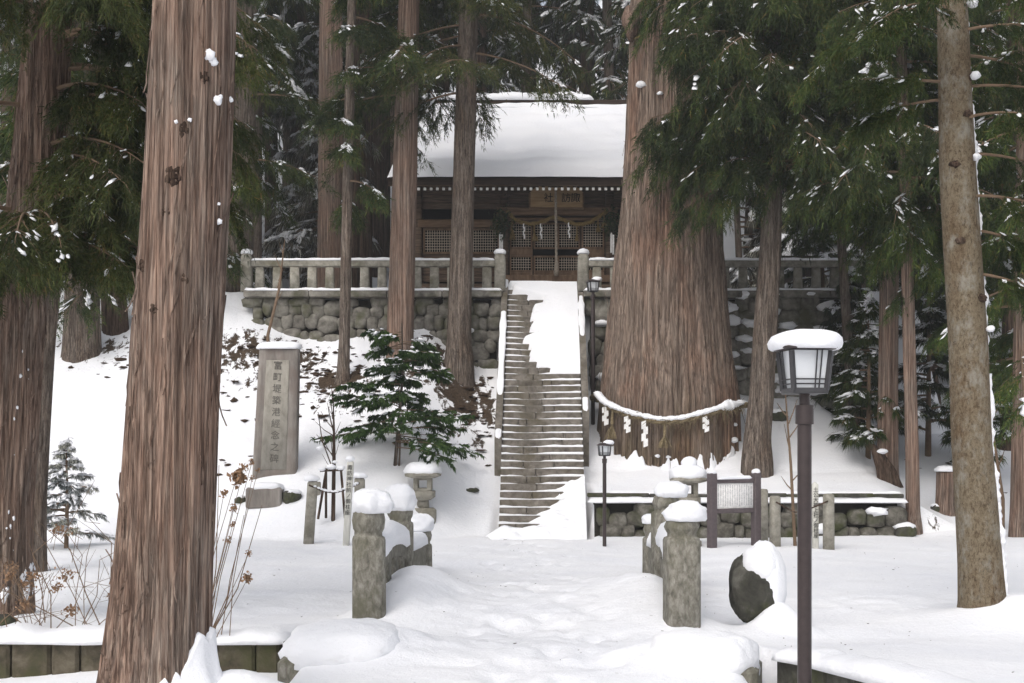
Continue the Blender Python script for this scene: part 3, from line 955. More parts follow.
# balustrades along the top of the wall
def balustrade(label, x0, x1, y, seed, knob_right, knob_left):
    rng = np.random.default_rng(seed)
    t = thing('stone_balustrade', label, 'fence', ((x0 + x1) / 2, y, 3.22), 'stone balustrades on the shrine terrace')
    z0 = 3.215
    rail = MB().box(((x0 + x1) / 2, y, z0 + .60), (x1 - x0 - .2, .17, .15), bevel=.02)
    rail.build('rail', M['fence'], t, auto=40)
    for xe, on in ((x0, knob_left), (x1, knob_right)):
        if not on: continue
        pm = MB().loft((xe, y, z0), [(0, .125, .125, 5), (.62, .122, .122, 5), (.74, .12, .12, 4), (.80, .10, .10, 3), (.84, .05, .05, 2)], 24, noise=.006)
        p = pm.build('post', M['fence'], t)
        cp = MB().blob((xe, y, z0 + .84), (.135, .135, .09), noise=.15, seed=seed + 3, n=16, flat=-.35)
        cp.build('snow_cap', M['snow'], p)
    n = int((x1 - x0) / .385)
    for k in range(n):
        xb = x0 + (k + .75) * (x1 - x0) / (n + .5)
        b = MB().loft((xb, y, z0 + .0), [(0, .105, .07, 5), (.52, .098 + rng.uniform(-.012, .012), .065, 5)], 16, noise=.006, seed=k)
        b.build('baluster', M['fence'], t)
    s = MB()
    snow_strip(s, (x0 + .1, y, z0 + .675), (x1 - .1, y, z0 + .675), .20, .06, seed + 1)
    s.build('snow', M['snow'], t)
    return t
balustrade('long stone balustrade left of the stair, snow along its rail', X(247, WALL_Y), X(500, WALL_Y), WALL_Y - .02, 3, True, True)
balustrade('stone balustrade right of the stair, partly hidden by the giant cedar', X(583, WALL_Y), X(866, WALL_Y), WALL_Y - .02, 8, False, True)

# ------------------------------------------------------------------ staircase
def build_stairs():
    y0, z0, y1, z1 = 20.35, -1.70, 26.25, 3.27
    n = 38
    dy, dz = (y1 - y0) / n, (z1 - z0) / n
    t = thing('stone_staircase', 'long steep stone staircase climbing to the shrine, right half under snow', 'stairs', (.5, y0, z0))
    rng = np.random.default_rng(5)
    def cxy(y): return .515 + (y - y0) * .026
    W = 1.50
    def ramp_mask(u, k):
        """u across 0..1, k step index 0..n; 1 where the steps lie buried under a smooth ramp of snow"""
        f = k / n
        if f > .62:
            edge = .50 - .18 * math.sin((f - .62) / .38 * 3.0) + (.42 if f < .66 else 0) - (.0 if f < .9 else (f - .9) * 2.2)
            return edge
        if f < .30:
            return .985 - (.30 - f) / .30 * .95 + (.04 if k % 2 else -.04)
        return 1.3
    for k in range(n):
        ya, zt = y0 + k * dy, z0 + (k + 1) * dz
        cx = cxy(ya)
        b = MB()
        # two or three blocks across the step
        e = [-W / 2, W / 2]
        cut = sorted(rng.uniform(-.5, .5, 1 + (k % 2)).tolist())
        e = [e[0]] + cut + [e[1]]
        for a_, b_ in zip(e[:-1], e[1:]):
            b.box((cx + (a_ + b_) / 2, ya + .17 + rng.normal(0, .006), zt - .11 + rng.normal(0, .004)), (b_ - a_ - .008, .34, .22), bevel=.014, rot=rng.normal(0, .004))
        st = b.build('step', M['step'], t, auto=40)
        # snow left lying on the tread, up to the front edge with a ragged outline
        if k < n:
            s = MB()
            m = 44
            us = np.linspace(0, 1, m)
            edge = ramp_mask(0, k)
            thin = .5 + .5 * vnoise(us * 5, k * .37, 0, 77) + .2 * vnoise(us * 17, k * 1.3, 0, 78)
            trod = np.exp(-((us - .33) / .22) ** 2) * (1 if k > 5 else .4)     # the trodden line
            hgt = np.clip(.022 + .026 * thin - .035 * trod, .004, .07)
            front = .016 + .045 * (vnoise(us * 9, k * 2.1, 0, 79) * .5 + .5) + trod * .085
            xs_ = cx + (us - .5) * W
            rows = []
            for (yy, hz) in ((front, .0), (front - .004, .55), (front + .02, .95), (front + .07, 1.0), (np.full(m, dy + .03), 1.1)):
                rows.append(np.stack([xs_, ya + yy, zt + .001 + hgt * hz], 1))
            V = np.stack(rows).reshape(-1, 3)
            q = [(r * m + i, r * m + i + 1, (r + 1) * m + i + 1, (r + 1) * m + i) for r in range(4) for i in range(m - 1)]
            s.add(V, np.array(q))
            s.build('tread_snow', M['snow'], st)
    # smooth ramps of snow that bury the right of the top flight and the right of the foot
    s = MB()
    s = None
    for (ka, kb, side) in ((22.6, 38.0, 1), (-1.5, 8.0, 1)):
        s = MB()
        nv, nu = int((kb - ka) * 8), 40
        V = np.zeros((nv, nu, 3))
        for i in range(nv):
            kk = ka + (kb - ka) * i / (nv - 1)
            y = y0 + kk * dy
            f = kk / n
            if ka > 10:
                left = .48 - .16 * math.sin(min(1, max(0, (f - .60) / .34)) * math.pi) + .10 * vnoise(kk * .9, 2, 0, 8) + .05 * vnoise(kk * 2.7, 1, 0, 9)
                left = left + .5 * (1 - min(1, max(0, (kk - ka) / 1.6))) ** 2
                left = left - .55 * max(0, (f - .93) / .07)
            else:
                left = 1.0 - (8.0 - kk) / 8.0 * .80 - .10 + .10 * vnoise(kk * 1.1, 5, 0, 18) + .10 * vnoise(kk * 2.1, 1, 0, 19)
                left = min(.99, left)
                if kk < .2: left = -.25
            left = max(-.25, left)
            u = left + (1.0 - left) * np.linspace(0, 1, nu)
            zt = z0 + (kk + 1) * dz
            rise = np.minimum(1, (u - left) / (.05 if ka > 10 else .30)) ** (.5 if ka > 10 else .8)
            zz = zt - dz * 1.25 + rise * (dz * 1.25 + (.075 if ka > 10 else .05) + .02 * vnoise(u * 4, kk * .4, 0, 41) + (0 if ka > 10 else .05) * vnoise(u * 11, kk * 1.3, 0, 43))
            endf = min(1.0, (kb - kk) / .9) if ka < 10 else min(1.0, (kk - ka) / .6 + .02)
            zz = zz - (1 - endf) * .12
            V[i, :, 0] = cxy(y) + (u - .5) * W
            V[i, :, 1] = y - .03
            V[i, :, 2] = zz
        i = np.arange(nv * nu).reshape(nv, nu)
        q = np.stack([i[:-1, :-1], i[:-1, 1:], i[1:, 1:], i[1:, :-1]], -1).reshape(-1, 4)
        s.add(V.reshape(-1, 3), q)
        s.build('snow_ramp', M['snow'], t)
    # side stones
    for sgn, (k0, k1) in ((-1, (11.5, 38)), (1, (15.5, 38))):
        c = MB(); sn = MB()
        m = 40
        V = []
        for i in range(m):
            kk = k0 + (k1 - k0) * i / (m - 1)
            y, z = y0 + kk * dy, z0 + (kk + 1) * dz
            xi = cxy(y) + sgn * (W / 2 + .005); xo = xi + sgn * .13
            zt = z + .10
            V += [(xi, y, zt), (xo, y, zt), (xo, y, zt - 1.5), (xi, y, zt - 1.5)]
        q = [(4 * i + j, 4 * i + (j + 1) % 4, 4 * i + 4 + (j + 1) % 4, 4 * i + 4 + j) for i in range(m - 1) for j in range(4)] + [(0, 1, 2, 3), (4 * m - 4, 4 * m - 1, 4 * m - 2, 4 * m - 3)]
        c.add(np.array(V), np.array(q))
        cs = c.build('side_stone', M['step'], t, smooth=False)
        ya, za = y0 + k0 * dy, z0 + (k0 + 1) * dz
        snow_strip(sn, (cxy(ya) + sgn * (W / 2 + .07), ya, za + .10), (cxy(y1) + sgn * (W / 2 + .07), y1, z1 + dz + .10), .13, .05, 12 + sgn, gaps=-.1)
        sn.build('snow', M['snow'], cs)
    # landing with the last low steps before the doors
    for j, (yy, zz) in enumerate(((26.9, 3.42), (27.6, 3.56))):
        b = MB().box((.78, yy + .3, zz - .12), (2.3, .6, .24), bevel=.015)
        st = b.build('landing_step', M['step'], t, auto=40)
        sn = MB()
        snow_strip(sn, (-.3, yy + .2, zz), (1.9, yy + .2, zz), .42, .05, 60 + j, gaps=.35)
        sn.build('tread_snow', M['snow'], st)
build_stairs()

# ------------------------------------------------------------------ the shrine hall
def text_mesh(body, size, mat, name, parent, loc, rot=(90, 0, 0), extrude=.003, line=1.0, sx=1.0):
    cu = bpy.data.curves.new("lettering_curve", 'FONT')
    cu.body = body
    cu.size = size
    cu.extrude = extrude
    cu.align_x = 'CENTER'
    cu.align_y = 'CENTER'
    cu.space_line = line
    ob = bpy.data.objects.new("lettering_curve", cu)
    COL.objects.link(ob)
    bpy.context.view_layer.update()
    me = bpy.data.meshes.new_from_object(ob.evaluated_get(bpy.context.evaluated_depsgraph_get()))
    bpy.data.objects.remove(ob)
    me.materials.clear()
    me.materials.append(mat)
    o = link(name, me, parent)
    o.location = tuple(np.asarray(loc, float) - base_of(parent))
    o.rotation_euler = tuple(math.radians(a) for a in rot)
    o.scale = (sx, 1, 1)
    return o

FY = 29.0                       # facade
def build_shrine():
    xc = 1.09
    t = thing('shrine_hall', 'dark wooden shrine hall under a thick snow-covered roof, at the head of the stair', 'shrine', (xc, FY, 3.3))
    fl = 3.82
    xl, xr = X(418, FY), X(690, FY)
    d0, d1 = X(507, FY), X(607, FY)
    yb = FY + 4.4
    # walls: plank surfaces between posts
    w = MB()
    w.box(((xl + xr) / 2, yb, (fl + 6.4) / 2), (xr - xl, .10, 6.4 - fl + .8))
    for xe in (xl, xr):
        w.box((xe, (FY + yb) / 2, (fl + 6.4) / 2), (.10, yb - FY, 6.4 - fl + .8))
    for k in range(7):          # horizontal boards above the lintel
        z = 5.66 + k * .145
        w.box(((xl + d0) / 2, FY + .06, z), (d0 - xl - .02, .04, .137), bevel=.006)
        w.box(((d1 + xr) / 2, FY + .06, z), (xr - d1 - .02, .04, .137), bevel=.006)
        w.box(((d0 + d1) / 2, FY + .06, z), (d1 - d0 - .02, .04, .137), bevel=.006)
    for (a, b_) in ((xl, d0), (d1, xr)):
        for k in range(4):
            w.box(((a + b_) / 2, FY + .06, fl + .09 + k * .17), (b_ - a - .02, .04, .162), bevel=.006)
    w.build('wall', M['wood'], t, auto=40)
    v = MB().box(((xl + xr) / 2, FY + .55, (fl + 6.3) / 2), (xr - xl - .2, .06, 6.3 - fl))  # added black sheet behind the lattice, painted shade for the hall's inside
    v.build('interior_shade_sheet', M['hall_shade'], t)
    f = MB().box((xc, (FY + yb) / 2 - .35, fl - .20), (xr - xl + .9, yb - FY + .7, .14))
    f.box((xc, (FY + yb) / 2, fl - .42), (xr - xl + .2, yb - FY, .34))
    f.build('floor_deck', M['wood'], t, auto=40)
    for xp in (xl, d0 - .06, d1 + .06, xr):
        MB().loft((xp, FY, fl - .4), [(0, .10, .10, 6), (2.9, .10, .10, 6)], 16).build('pillar', M['wood'], t)
    # beams
    bm = MB().box(((d0 + d1) / 2, FY - .10, 5.50), (d1 - d0 + .5, .18, .20), bevel=.02)
    bm.box(((d0 + d1) / 2, FY - .06, 5.32), (d1 - d0 + .1, .12, .07), bevel=.01)
    bm.build('lintel', M['beamwood'], t, auto=40)
    for a, b_ in ((xl, d0 - .1), (d1 + .1, xr)):
        MB().box(((a + b_) / 2, FY - .05, 5.22), (b_ - a, .12, .19), bevel=.015).build('window_lintel', M['beamwood'], t, auto=40)
    sill = MB().box(((d0 + d1) / 2, FY - .1, fl + .05), (d1 - d0 + .3, .26, .18), bevel=.015)
    sill.build('threshold', M['woodlight'], t, auto=40)
    # lattice: windows in the side bays, four door leaves in the middle
    def lattice(a, b_, z0, z1, par, y, fine=.075, frame=.05):
        fr = MB()
        for xx in (a + frame / 2, b_ - frame / 2):
            fr.box((xx, y, (z0 + z1) / 2), (frame, .05, z1 - z0), bevel=.006)
        for zz in (z0 + frame / 2, z1 - frame / 2):
            fr.box(((a + b_) / 2, y, zz), (b_ - a - 2 * frame - .004, .048, frame), bevel=.006)
        l = MB()
        nx = max(2, int((b_ - a - 2 * frame) / fine)); nz = max(2, int((z1 - z0 - 2 * frame) / fine))
        for k in range(1, nx):
            l.box((a + frame + k * (b_ - a - 2 * frame) / nx, y + .004, (z0 + z1) / 2), (.013, .016, z1 - z0 - 2 * frame), bevel=.002)
        for k in range(1, nz):
            l.box(((a + b_) / 2, y - .014, z0 + frame + k * (z1 - z0 - 2 * frame) / nz), (b_ - a - 2 * frame, .012, .013), bevel=.002)
        return fr, l
    for a, b_ in ((xl + .12, (xl + d0) / 2 - .04), ((xl + d0) / 2 + .04, d0 - .18), (d1 + .18, (d1 + xr) / 2 - .04), ((d1 + xr) / 2 + .04, xr - .12)):
        fr, l = lattice(a, b_, 4.50, 5.12, t, FY + .03, .058)
        o = fr.build('window', M['woodlight'], t, auto=40)
        l.build('lattice', M['lattice'], o, auto=40)
    ed = np.linspace(d0 + .05, d1 - .05, 5)
    for k in range(4):
        a, b_ = ed[k] + .012, ed[k + 1] - .012
        y = FY + (.0 if k in (0, 3) else .05)
        fr, l = lattice(a, b_, 4.62, 5.26, t, y, .056, .045)
        fr2, l2 = lattice(a, b_, 4.06, 4.46, t, y, .056, .045)
        fr.V += fr2.V; fr.F += [(f_ + fr.n, m_) for f_, m_ in fr2.F]; fr.n += fr2.n
        l.V += l2.V; l.F += [(f_ + l.n, m_) for f_, m_ in l2.F]; l.n += l2.n
        if k in (0, 3):
            fr.box(((a + b_) / 2, y, 4.54), (b_ - a, .04, .155), bevel=.006)
        fr.box(((a + b_) / 2, y, 4.0), (b_ - a, .04, .115), bevel=.006)
        o = fr.build('door', M['woodlight'], t, auto=40)
        l.build('lattice', M['lattice'], o, auto=40)
    # roof: gently concave slope, snow blanket with a rounded overhang
    ey, ry, ez, rz = 27.75, 33.0, 6.06, 9.02
    hw = 3.95
    def prof(s):              # s 0 at eave .. 1 at ridge
        return ey + (ry - ey) * s, ez + (rz - ez) * (s * .86 + .14 * s * s)
    rf = MB()
    ns = 14
    for side in (0, 1):
        V = []
        for i in range(ns + 1):
            s = i / ns
            y, z = prof(s)
            if side: y = 2 * ry - y
            h_ = hw - .38 * s
            for off in (0, -.16):
                V += [(xc - h_, y, z + off), (xc + h_, y, z + off)]
        q = []
        for i in range(ns):
            b0, b1 = i * 4, i * 4 + 4
            q += [(b0, b0 + 1, b1 + 1, b1), (b0 + 2, b1 + 2, b1 + 3, b0 + 3), (b0, b1, b1 + 2, b0 + 2), (b0 + 1, b0 + 3, b1 + 3, b1 + 1)]
        q += [(0, 2, 3, 1)]
        rf.add(np.array(V), np.array(q))
    roof = rf.build('roof', M['darkwood'], t, smooth=False)
    # eave board and rafter ends
    eb = MB().box((xc, ey + .04, ez - .13), (2 * hw, .06, .10), bevel=.01)
    eb.build('eave_board', M['wood'], roof, auto=40)
    ra, rc = MB(), MB()
    nr = 54
    for k in range(nr):
        xx = xc - hw + .12 + k * (2 * hw - .24) / (nr - 1)
        ra.tube([(xx, ey + .06, ez - .24), (xx, FY + .1, ez - .24 + .75)], .036, 4)
        rc.box((xx, ey + .045, ez - .245), (.062, .02, .062), bevel=.006)
    ra.build('rafters', M['wood'], roof, smooth=False)
    rc.build('rafter_ends', M['white'], roof, smooth=False)
    # underside ceiling over the porch
    MB().box((xc, (ey + FY) / 2 + .3, 6.46), (2 * hw - .3, 1.4, .05)).build('soffit', M['darkwood'], roof)
    sn = MB()
    nu, nv = 90, 46
    V = np.zeros((nv, nu, 3))
    for i in range(nv):
        s = (i / (nv - 1)) ** 1.3 * 1.0
        y, z = prof(s)
        h_ = hw + .03 - .38 * s
        xs_ = np.linspace(-1, 1, nu)
        xs_ = np.sign(xs_) * np.abs(xs_) ** .9
        edge = np.minimum(1, (1 - np.abs(xs_)) * h_ / .16) ** .5
        th = (.30 + .09 * fbm(xs_ * 3, s * 3, 0, 3, 15) + .04 * vnoise(xs_ * 2, s * 16, 0, 19) + .02 * fbm(xs_ * 11, s * 9, 0, 2, 16)) * edge
        if i == 0: th = np.zeros(nu) + .003
        elif i < 6: th = th * (1 - (1 - i / 6) ** 2.2) ** .5
        V[i, :, 0] = xc + xs_ * h_
        V[i, :, 1] = y - ((.09 + .05 * fbm(xs_ * 6, 0, 0, 3, 27)) * edge * (1 if i < 5 else max(0, 1 - (i - 5) / 4)))
        V[i, :, 2] = z + .004 + th
    i = np.arange(nv * nu).reshape(nv, nu)
    sn.add(V.reshape(-1, 3), np.stack([i[:-1, :-1], i[:-1, 1:], i[1:, 1:], i[1:, :-1]], -1).reshape(-1, 4))
    # skirt to the roof deck along the eave and the gable edges
    sn.build('snow', M['snow'], roof)
    rd = MB().box((xc, ry, rz + .12), (2 * (hw - .36), .34, .36), bevel=.03)
    rdo = rd.build('ridge', M['darkwood'], roof, auto=40)
    s2 = MB()
    snow_strip(s2, (xc - hw + .36, ry - .02, rz + .30), (xc + 1.15, ry - .02, rz + .30), .44, .22, 31, lump=.25)
    snow_strip(s2, (xc + 1.15 + 1.1, ry - .02, rz + .30), (xc + hw - .36, ry - .02, rz + .30), .44, .2, 34, lump=.25)
    snow_strip(s2, (xc - hw + .36, ry - .36, rz + .0), (xc + hw - .36, ry - .36, rz + .0), .30, .06, 32, lump=.25)
    s2.build('snow', M['snow'], rdo)
    # gable triangles
    for sg in (-1, 1):
        g = MB()
        h_ = hw - .55
        a = np.array([(xc + sg * h_, FY + .2, 6.3), (xc + sg * h_, 2 * ry - FY - .2, 6.3), (xc + sg * h_, ry, 9.1)])
        bq = a + np.array([-sg * .06, 0, 0])
        g.add(np.concatenate([a, bq]), [np.array([[0, 1, 2], [5, 4, 3]]), np.array([[0, 3, 4, 1], [1, 4, 5, 2], [2, 5, 3, 0]])])
        g.build('gable', M['wood'], t, smooth=False)
    return t, d0, d1
shrine, D0, D1 = build_shrine()

# name board over the doors
def sign_plaque():
    y = FY - .30
    x0, x1 = X(529, y), X(584, y)
    z0, z1 = Zp(209, y), Zp(185, y)
    t = thing('name_plaque', 'golden wooden name plaque with notched corners hung over the shrine doors', 'sign', ((x0 + x1) / 2, y, z0))
    cx, w, h = (x0 + x1) / 2, (x1 - x0) / 2, z1 - z0
    o = [(-w, 0), (w, 0), (w, h * .66), (w * .86, h * .82), (w * .66, h * .98), (w * .3, h * .98), (w * .18, h * .9), (-w * .18, h * .9), (-w * .3, h * .98), (-w * .66, h * .98), (-w * .86, h * .82), (-w, h * .66)]
    n = len(o)
    V = [(cx + a, y, z0 + b) for a, b in o] + [(cx + a, y + .05, z0 + b) for a, b in o]
    m = MB()
    m.add(np.array(V), [np.array([list(range(n))]), np.array([list(range(2 * n - 1, n - 1, -1))]), np.array([((k + 1) % n, k, n + k, n + (k + 1) % n) for k in range(n)])])
    m.build('board', M['plaque'], t, smooth=False)
    fr = MB()
    fr.box((cx, y - .012, z0 + .02), (2 * w - .01, .02, .03), bevel=.004)
    for sg in (-1, 1):
        fr.box((cx + sg * (w - .02), y - .012, z0 + .035 + h * .31), (.03, .02, h * .6), bevel=.004)
    fr.build('frame', M['beamwood'], t, smooth=False)
    for ch, px in (("社", 548.5), ("訪", 566), ("諏", 575.5)):
        text_mesh(ch, .235, M['ink'], 'lettering', t, (X(px, y), y - .012, z0 + h * .44), extrude=.004)
sign_plaque()

def rope_tube(mb, pts, r, twist=26, n=10, strands=3):
    """rope with visible lay"""
    pts = np.asarray(pts, float)
    L = np.concatenate([[0], np.cumsum(np.linalg.norm(np.diff(pts, axis=0), axis=1))])
    m = max(12, int(L[-1] / (r * .55)))
    s = np.linspace(0, L[-1], m)
    c = np.stack([np.interp(s, L, pts[:, k]) for k in range(3)], 1)
    T = np.gradient(c, axis=0); T /= np.linalg.norm(T, axis=1)[:, None] + 1e-9
    up = np.array([0, 1.0, 0]) if abs(T[:, 1]).max() < .9 else np.array([0, 0, 1.0])
    U = np.cross(T, up); U /= np.linalg.norm(U, axis=1)[:, None] + 1e-9
    W = np.cross(U, T)
    for k in range(strands):
        a = s / r * .55 + k / strands * 2 * np.pi
        q = c + (U * np.cos(a)[:, None] + W * np.sin(a)[:, None]) * r * .5
        mb.tube(q, r * .56, 6)

def straw_rope():
    y = FY - .26
    t = thing('straw_garland', 'golden straw rope garland looped across the shrine doors beneath the plaque', 'rope', (1.05, y, 5.1))
    m = MB()
    key = [(507, 211), (513, 219), (523, 223), (534, 224), (545, 221), (553, 217), (556, 217), (566, 221), (577, 225), (589, 223), (600, 216), (607, 211)]
    pts = np.array([P(a, b, y) for a, b in key])
    L = np.linspace(0, 1, len(pts)); f = np.linspace(0, 1, 60)
    pts = np.stack([np.interp(f, L, pts[:, k]) for k in range(3)], 1)
    for _ in range(4): pts[1:-1] = (pts[:-2] + 2 * pts[1:-1] + pts[2:]) / 4
    rope_tube(m, pts, .05)
    m.build('cord', M['kagura'], t)
    for px, a, b in ((512, 214, 240), (534, 224, 241), (577, 225, 241), (598, 217, 232), (604, 212, 228)):
        tm = MB()
        p0, p1 = P(px, a, y - .02), P(px, b, y - .02)
        tm.tube([p0, (p0 + p1) / 2], .018, 6)
        q = (p0 + p1) / 2
        rng = np.random.default_rng(px)
        for k in range(22):
            d = rng.normal(0, .035, 3); d[2] = 0
            tm.tube([q, q * .4 + p1 * .6 + d * .7, p1 + d], [.010, .009, .006], 4)
        tm.build('tassel', M['kagura'], t)
    for px, a in ((524, 224), (541, 224), (569, 223)):
        sh = MB()
        p = P(px, a, y - .05)
        w = .032
        for k in range(4):
            xo = (.012 if k % 2 else -.012)
            V = [(p[0] - w / 2 + xo, p[1] - .004 * k, p[2] - k * .085), (p[0] + w / 2 + xo, p[1] - .004 * k, p[2] - k * .085 + .02), (p[0] + w / 2 + xo, p[1] - .004 * k, p[2] - k * .085 - .09), (p[0] - w / 2 + xo, p[1] - .004 * k, p[2] - k * .085 - .11)]
            V += [(a_, b_ + .004, c_) for a_, b_, c_ in V]
            sh.add(np.array(V), np.array([(3, 2, 1, 0), (4, 5, 6, 7), (0, 1, 5, 4), (1, 2, 6, 5), (2, 3, 7, 6), (3, 0, 4, 7)]))
        sh.build('paper_streamer', M['paper'], t, smooth=False)
straw_rope()
t = thing('bell_rope', 'thick pale bell rope hanging down the middle of the shrine doors', 'rope', P(556, 278, FY - .45))
m = MB(); yb_ = FY - .45
rope_tube(m, np.array([P(555.5, 182, yb_), P(556, 225, yb_), P(556.3, 262, yb_)]), .032)
m.build('cord', M['bell'], t)
m = MB().loft(P(556.3, 276, yb_), [(0, .05, .05), (.1, .062, .062), (.3, .045, .045), (.36, .028, .028)], 12, noise=.008)
m.build('tassel', M['bell'], t)
def hanging_greens(px, label):
    y = FY - .35
    p = P(px, 213, y)
    t = thing('evergreen_bundle', label, 'decoration', p, 'evergreen bundles beside the shrine doors')
    rng = np.random.default_rng(int(px))
    n = 420
    o = p + rng.normal(0, 1, (n, 3)) * np.array([.10, .08, .17]) + np.array([0, 0, -.22])
    V, Q, T = needles(rng, o, rng.normal(0, 1, (n, 3)), rng.uniform(.06, .12, n), rng.uniform(.025, .04, n))
    MB().add(V, [Q, T]).build('leaves', M['sugi_dark'], t)
    MB().tube([p + [0, 0, .2], p + [0, 0, -.3]], .012, 5).build('stem', M['twig'], t)
    s = MB()
    for k in range(2):
        xo = p[0] + (k - .5) * .05
        s.box((xo, y - .06, p[2] - .72 - .04 * k), (.045, .006, .48), bevel=.001)
    s.build('paper_streamer', M['paper'], t)
hanging_greens(501, 'dark evergreen bundle with white paper strips hanging left of the shrine doors')
hanging_greens(612, 'dark evergreen bundle with white paper strips hanging right of the shrine doors')

# small side shrine roof that shows above the right balustrade
def side_shrine():
    y = 30.5
    xa, xb = X(778, y), X(905, y)
    t = thing('side_shrine', 'low side shrine with a snowy roof, just above the right-hand balustrade', 'shrine', ((xa + xb) / 2, y, 3.3))
    b = MB().box(((xa + xb) / 2, y + 1.1, 3.9), (xb - xa - .9, 1.6, 1.3))
    b.build('wall', M['darkwood'], t)
    zr = Zp(247, y)
    r = MB(); s = MB()
    for off, mb, ins in ((0, r, 0), (.05, s, .02)):
        V = [(xa + ins, y - .1 + ins, zr - .28 + off), (xb - ins, y - .1 + ins, zr - .28 + off), (xb - .25, y + 1.1, zr + .35 + off), (xa + .25, y + 1.1, zr + .35 + off), (xb - ins, y + 2.3, zr - .28 + off), (xa + ins, y + 2.3, zr - .28 + off)]
        V += [(a, b_, c - .09 if mb is r else c + .13) for a, b_, c in V]
        mb.add(np.array(V), np.array([(0, 1, 2, 3), (3, 2, 4, 5), (7, 6, 9, 8), (8, 9, 11, 10), (0, 6, 7, 1), (1, 7, 8, 2), (2, 8, 10, 4), (4, 10, 11, 5), (5, 11, 9, 3), (3, 9, 6, 0)]))
    ro = r.build('roof', M['darkwood'], t, smooth=False)
    s.build('snow', M['snow'], ro, smooth=False)
side_shrine()

# ------------------------------------------------------------------ low terrace wall on the right
lw0, lw1 = X(587, 20.6), X(903, 20.6)
low = cobble_wall('terrace_wall', 'low mossy rubble wall under the giant cedar terrace, capped with snow', lw0, lw1, 20.25, lambda x: -1.75, lambda x: -1.06 + .0 * x, .27, 14, snowy=.04, depth=.34, mats=M['cobble_dark'])
c = MB(); k = lw0; rng = np.random.default_rng(4)
while k < lw1 - .1:
    l = min(rng.uniform(.5, 1.1), lw1 - k)
    c.box((k + l / 2, 20.62 + rng.normal(0, .015), -.955 + rng.normal(0, .006)), (l - .01, .16, .07), bevel=.012)
    k += l
c.build('kerb', M['mossrock'], low, auto=40)
s = MB(); snow_strip(s, (lw0, 20.42, -1.05), (lw1, 20.42, -1.05), .42, .075, 41)
snow_strip(s, (lw0 + .05, 20.66, -.92), (lw1, 20.66, -.92), .16, .05, 43, gaps=.2)
s.build('snow', M['snow'], low)

# ------------------------------------------------------------------ giant cedar with rope
GY = 24.0
def build_giant():
    rows = [(474, 669, 140), (440, 669, 139), (400, 669.5, 136), (350, 669, 124), (300, 669, 116), (250, 670, 107), (200, 670, 97), (150, 669, 89), (100, 668, 82), (50, 667, 76), (0, 666, 72), (-150, 664, 64)]
    rows = [(py, px, w) for py, px, w in rows]
    path = px_path(GY, rows, 16)
    x, y, z, r = path[0]
    t = thing('giant_cedar', 'enormous old cedar with a thick fluted trunk girdled by a straw rope', 'tree', (x, y, z))
    path.insert(0, (x, y, z - .7, r))
    mb = MB()
    cf, rf = trunk_mesh(mb, path, 420, .05, .085, 3.4, .05, 15, 50, .18, .42, 11, .10)
    mb.build('trunk', M['giant'], t)
    bark_strips(mb, 200, 50, .4, 2.6, .012, .045, .022, 11).build('bark_strips', M['giant'], t)
    # scar where a limb tore off, upper right, and a knob upper left
    k = MB()
    p = P(708, 118, GY - .85)
    k.blob(p, (.20, .22, .62), noise=.5, nf=1.8, seed=3, n=18)
    k.build('scar', M['cedar'], t)
    MB().blob(P(631, 22, GY - .55), (.16, .2, .34), noise=.5, nf=1.8, seed=6, n=18).build('burl', M['cedar'], t)
    s = MB()
    rng = np.random.default_rng(2)
    for px, py, sz in ((638, 93, .11), (700, 6, .25), (690, 14, .16), (655, 105, .06), (737, 405, .16), (649, 455, .05), (659, 456, .05), (725, 440, .09), (727, 425, .06)):
        q = P(px, py, GY)
        zc = q[2]; c = cf(zc); rr = rf(zc)
        dx = q[0] - c[0]
        dyy = math.sqrt(max(0.0, (rr * 1.03) ** 2 - dx * dx))
        s.blob((q[0], c[1] - dyy, zc), (sz, sz * .6, sz * .6), noise=.5, nf=2, seed=px, n=12)
    for az_, h_, w_, sp_ in ((158, .55, .22, 12), (186, .42, .2, 9), (214, .5, .2, 12), (238, .6, .25, 10), (132, .6, .22, 9)):
        snow_apron(s, cf, rf, -.75, h_, az_, sp_, w_, int(az_))
    s.build('snow', M['snow'], t)
    return t, cf, rf
giant, gcf, grf = build_giant()

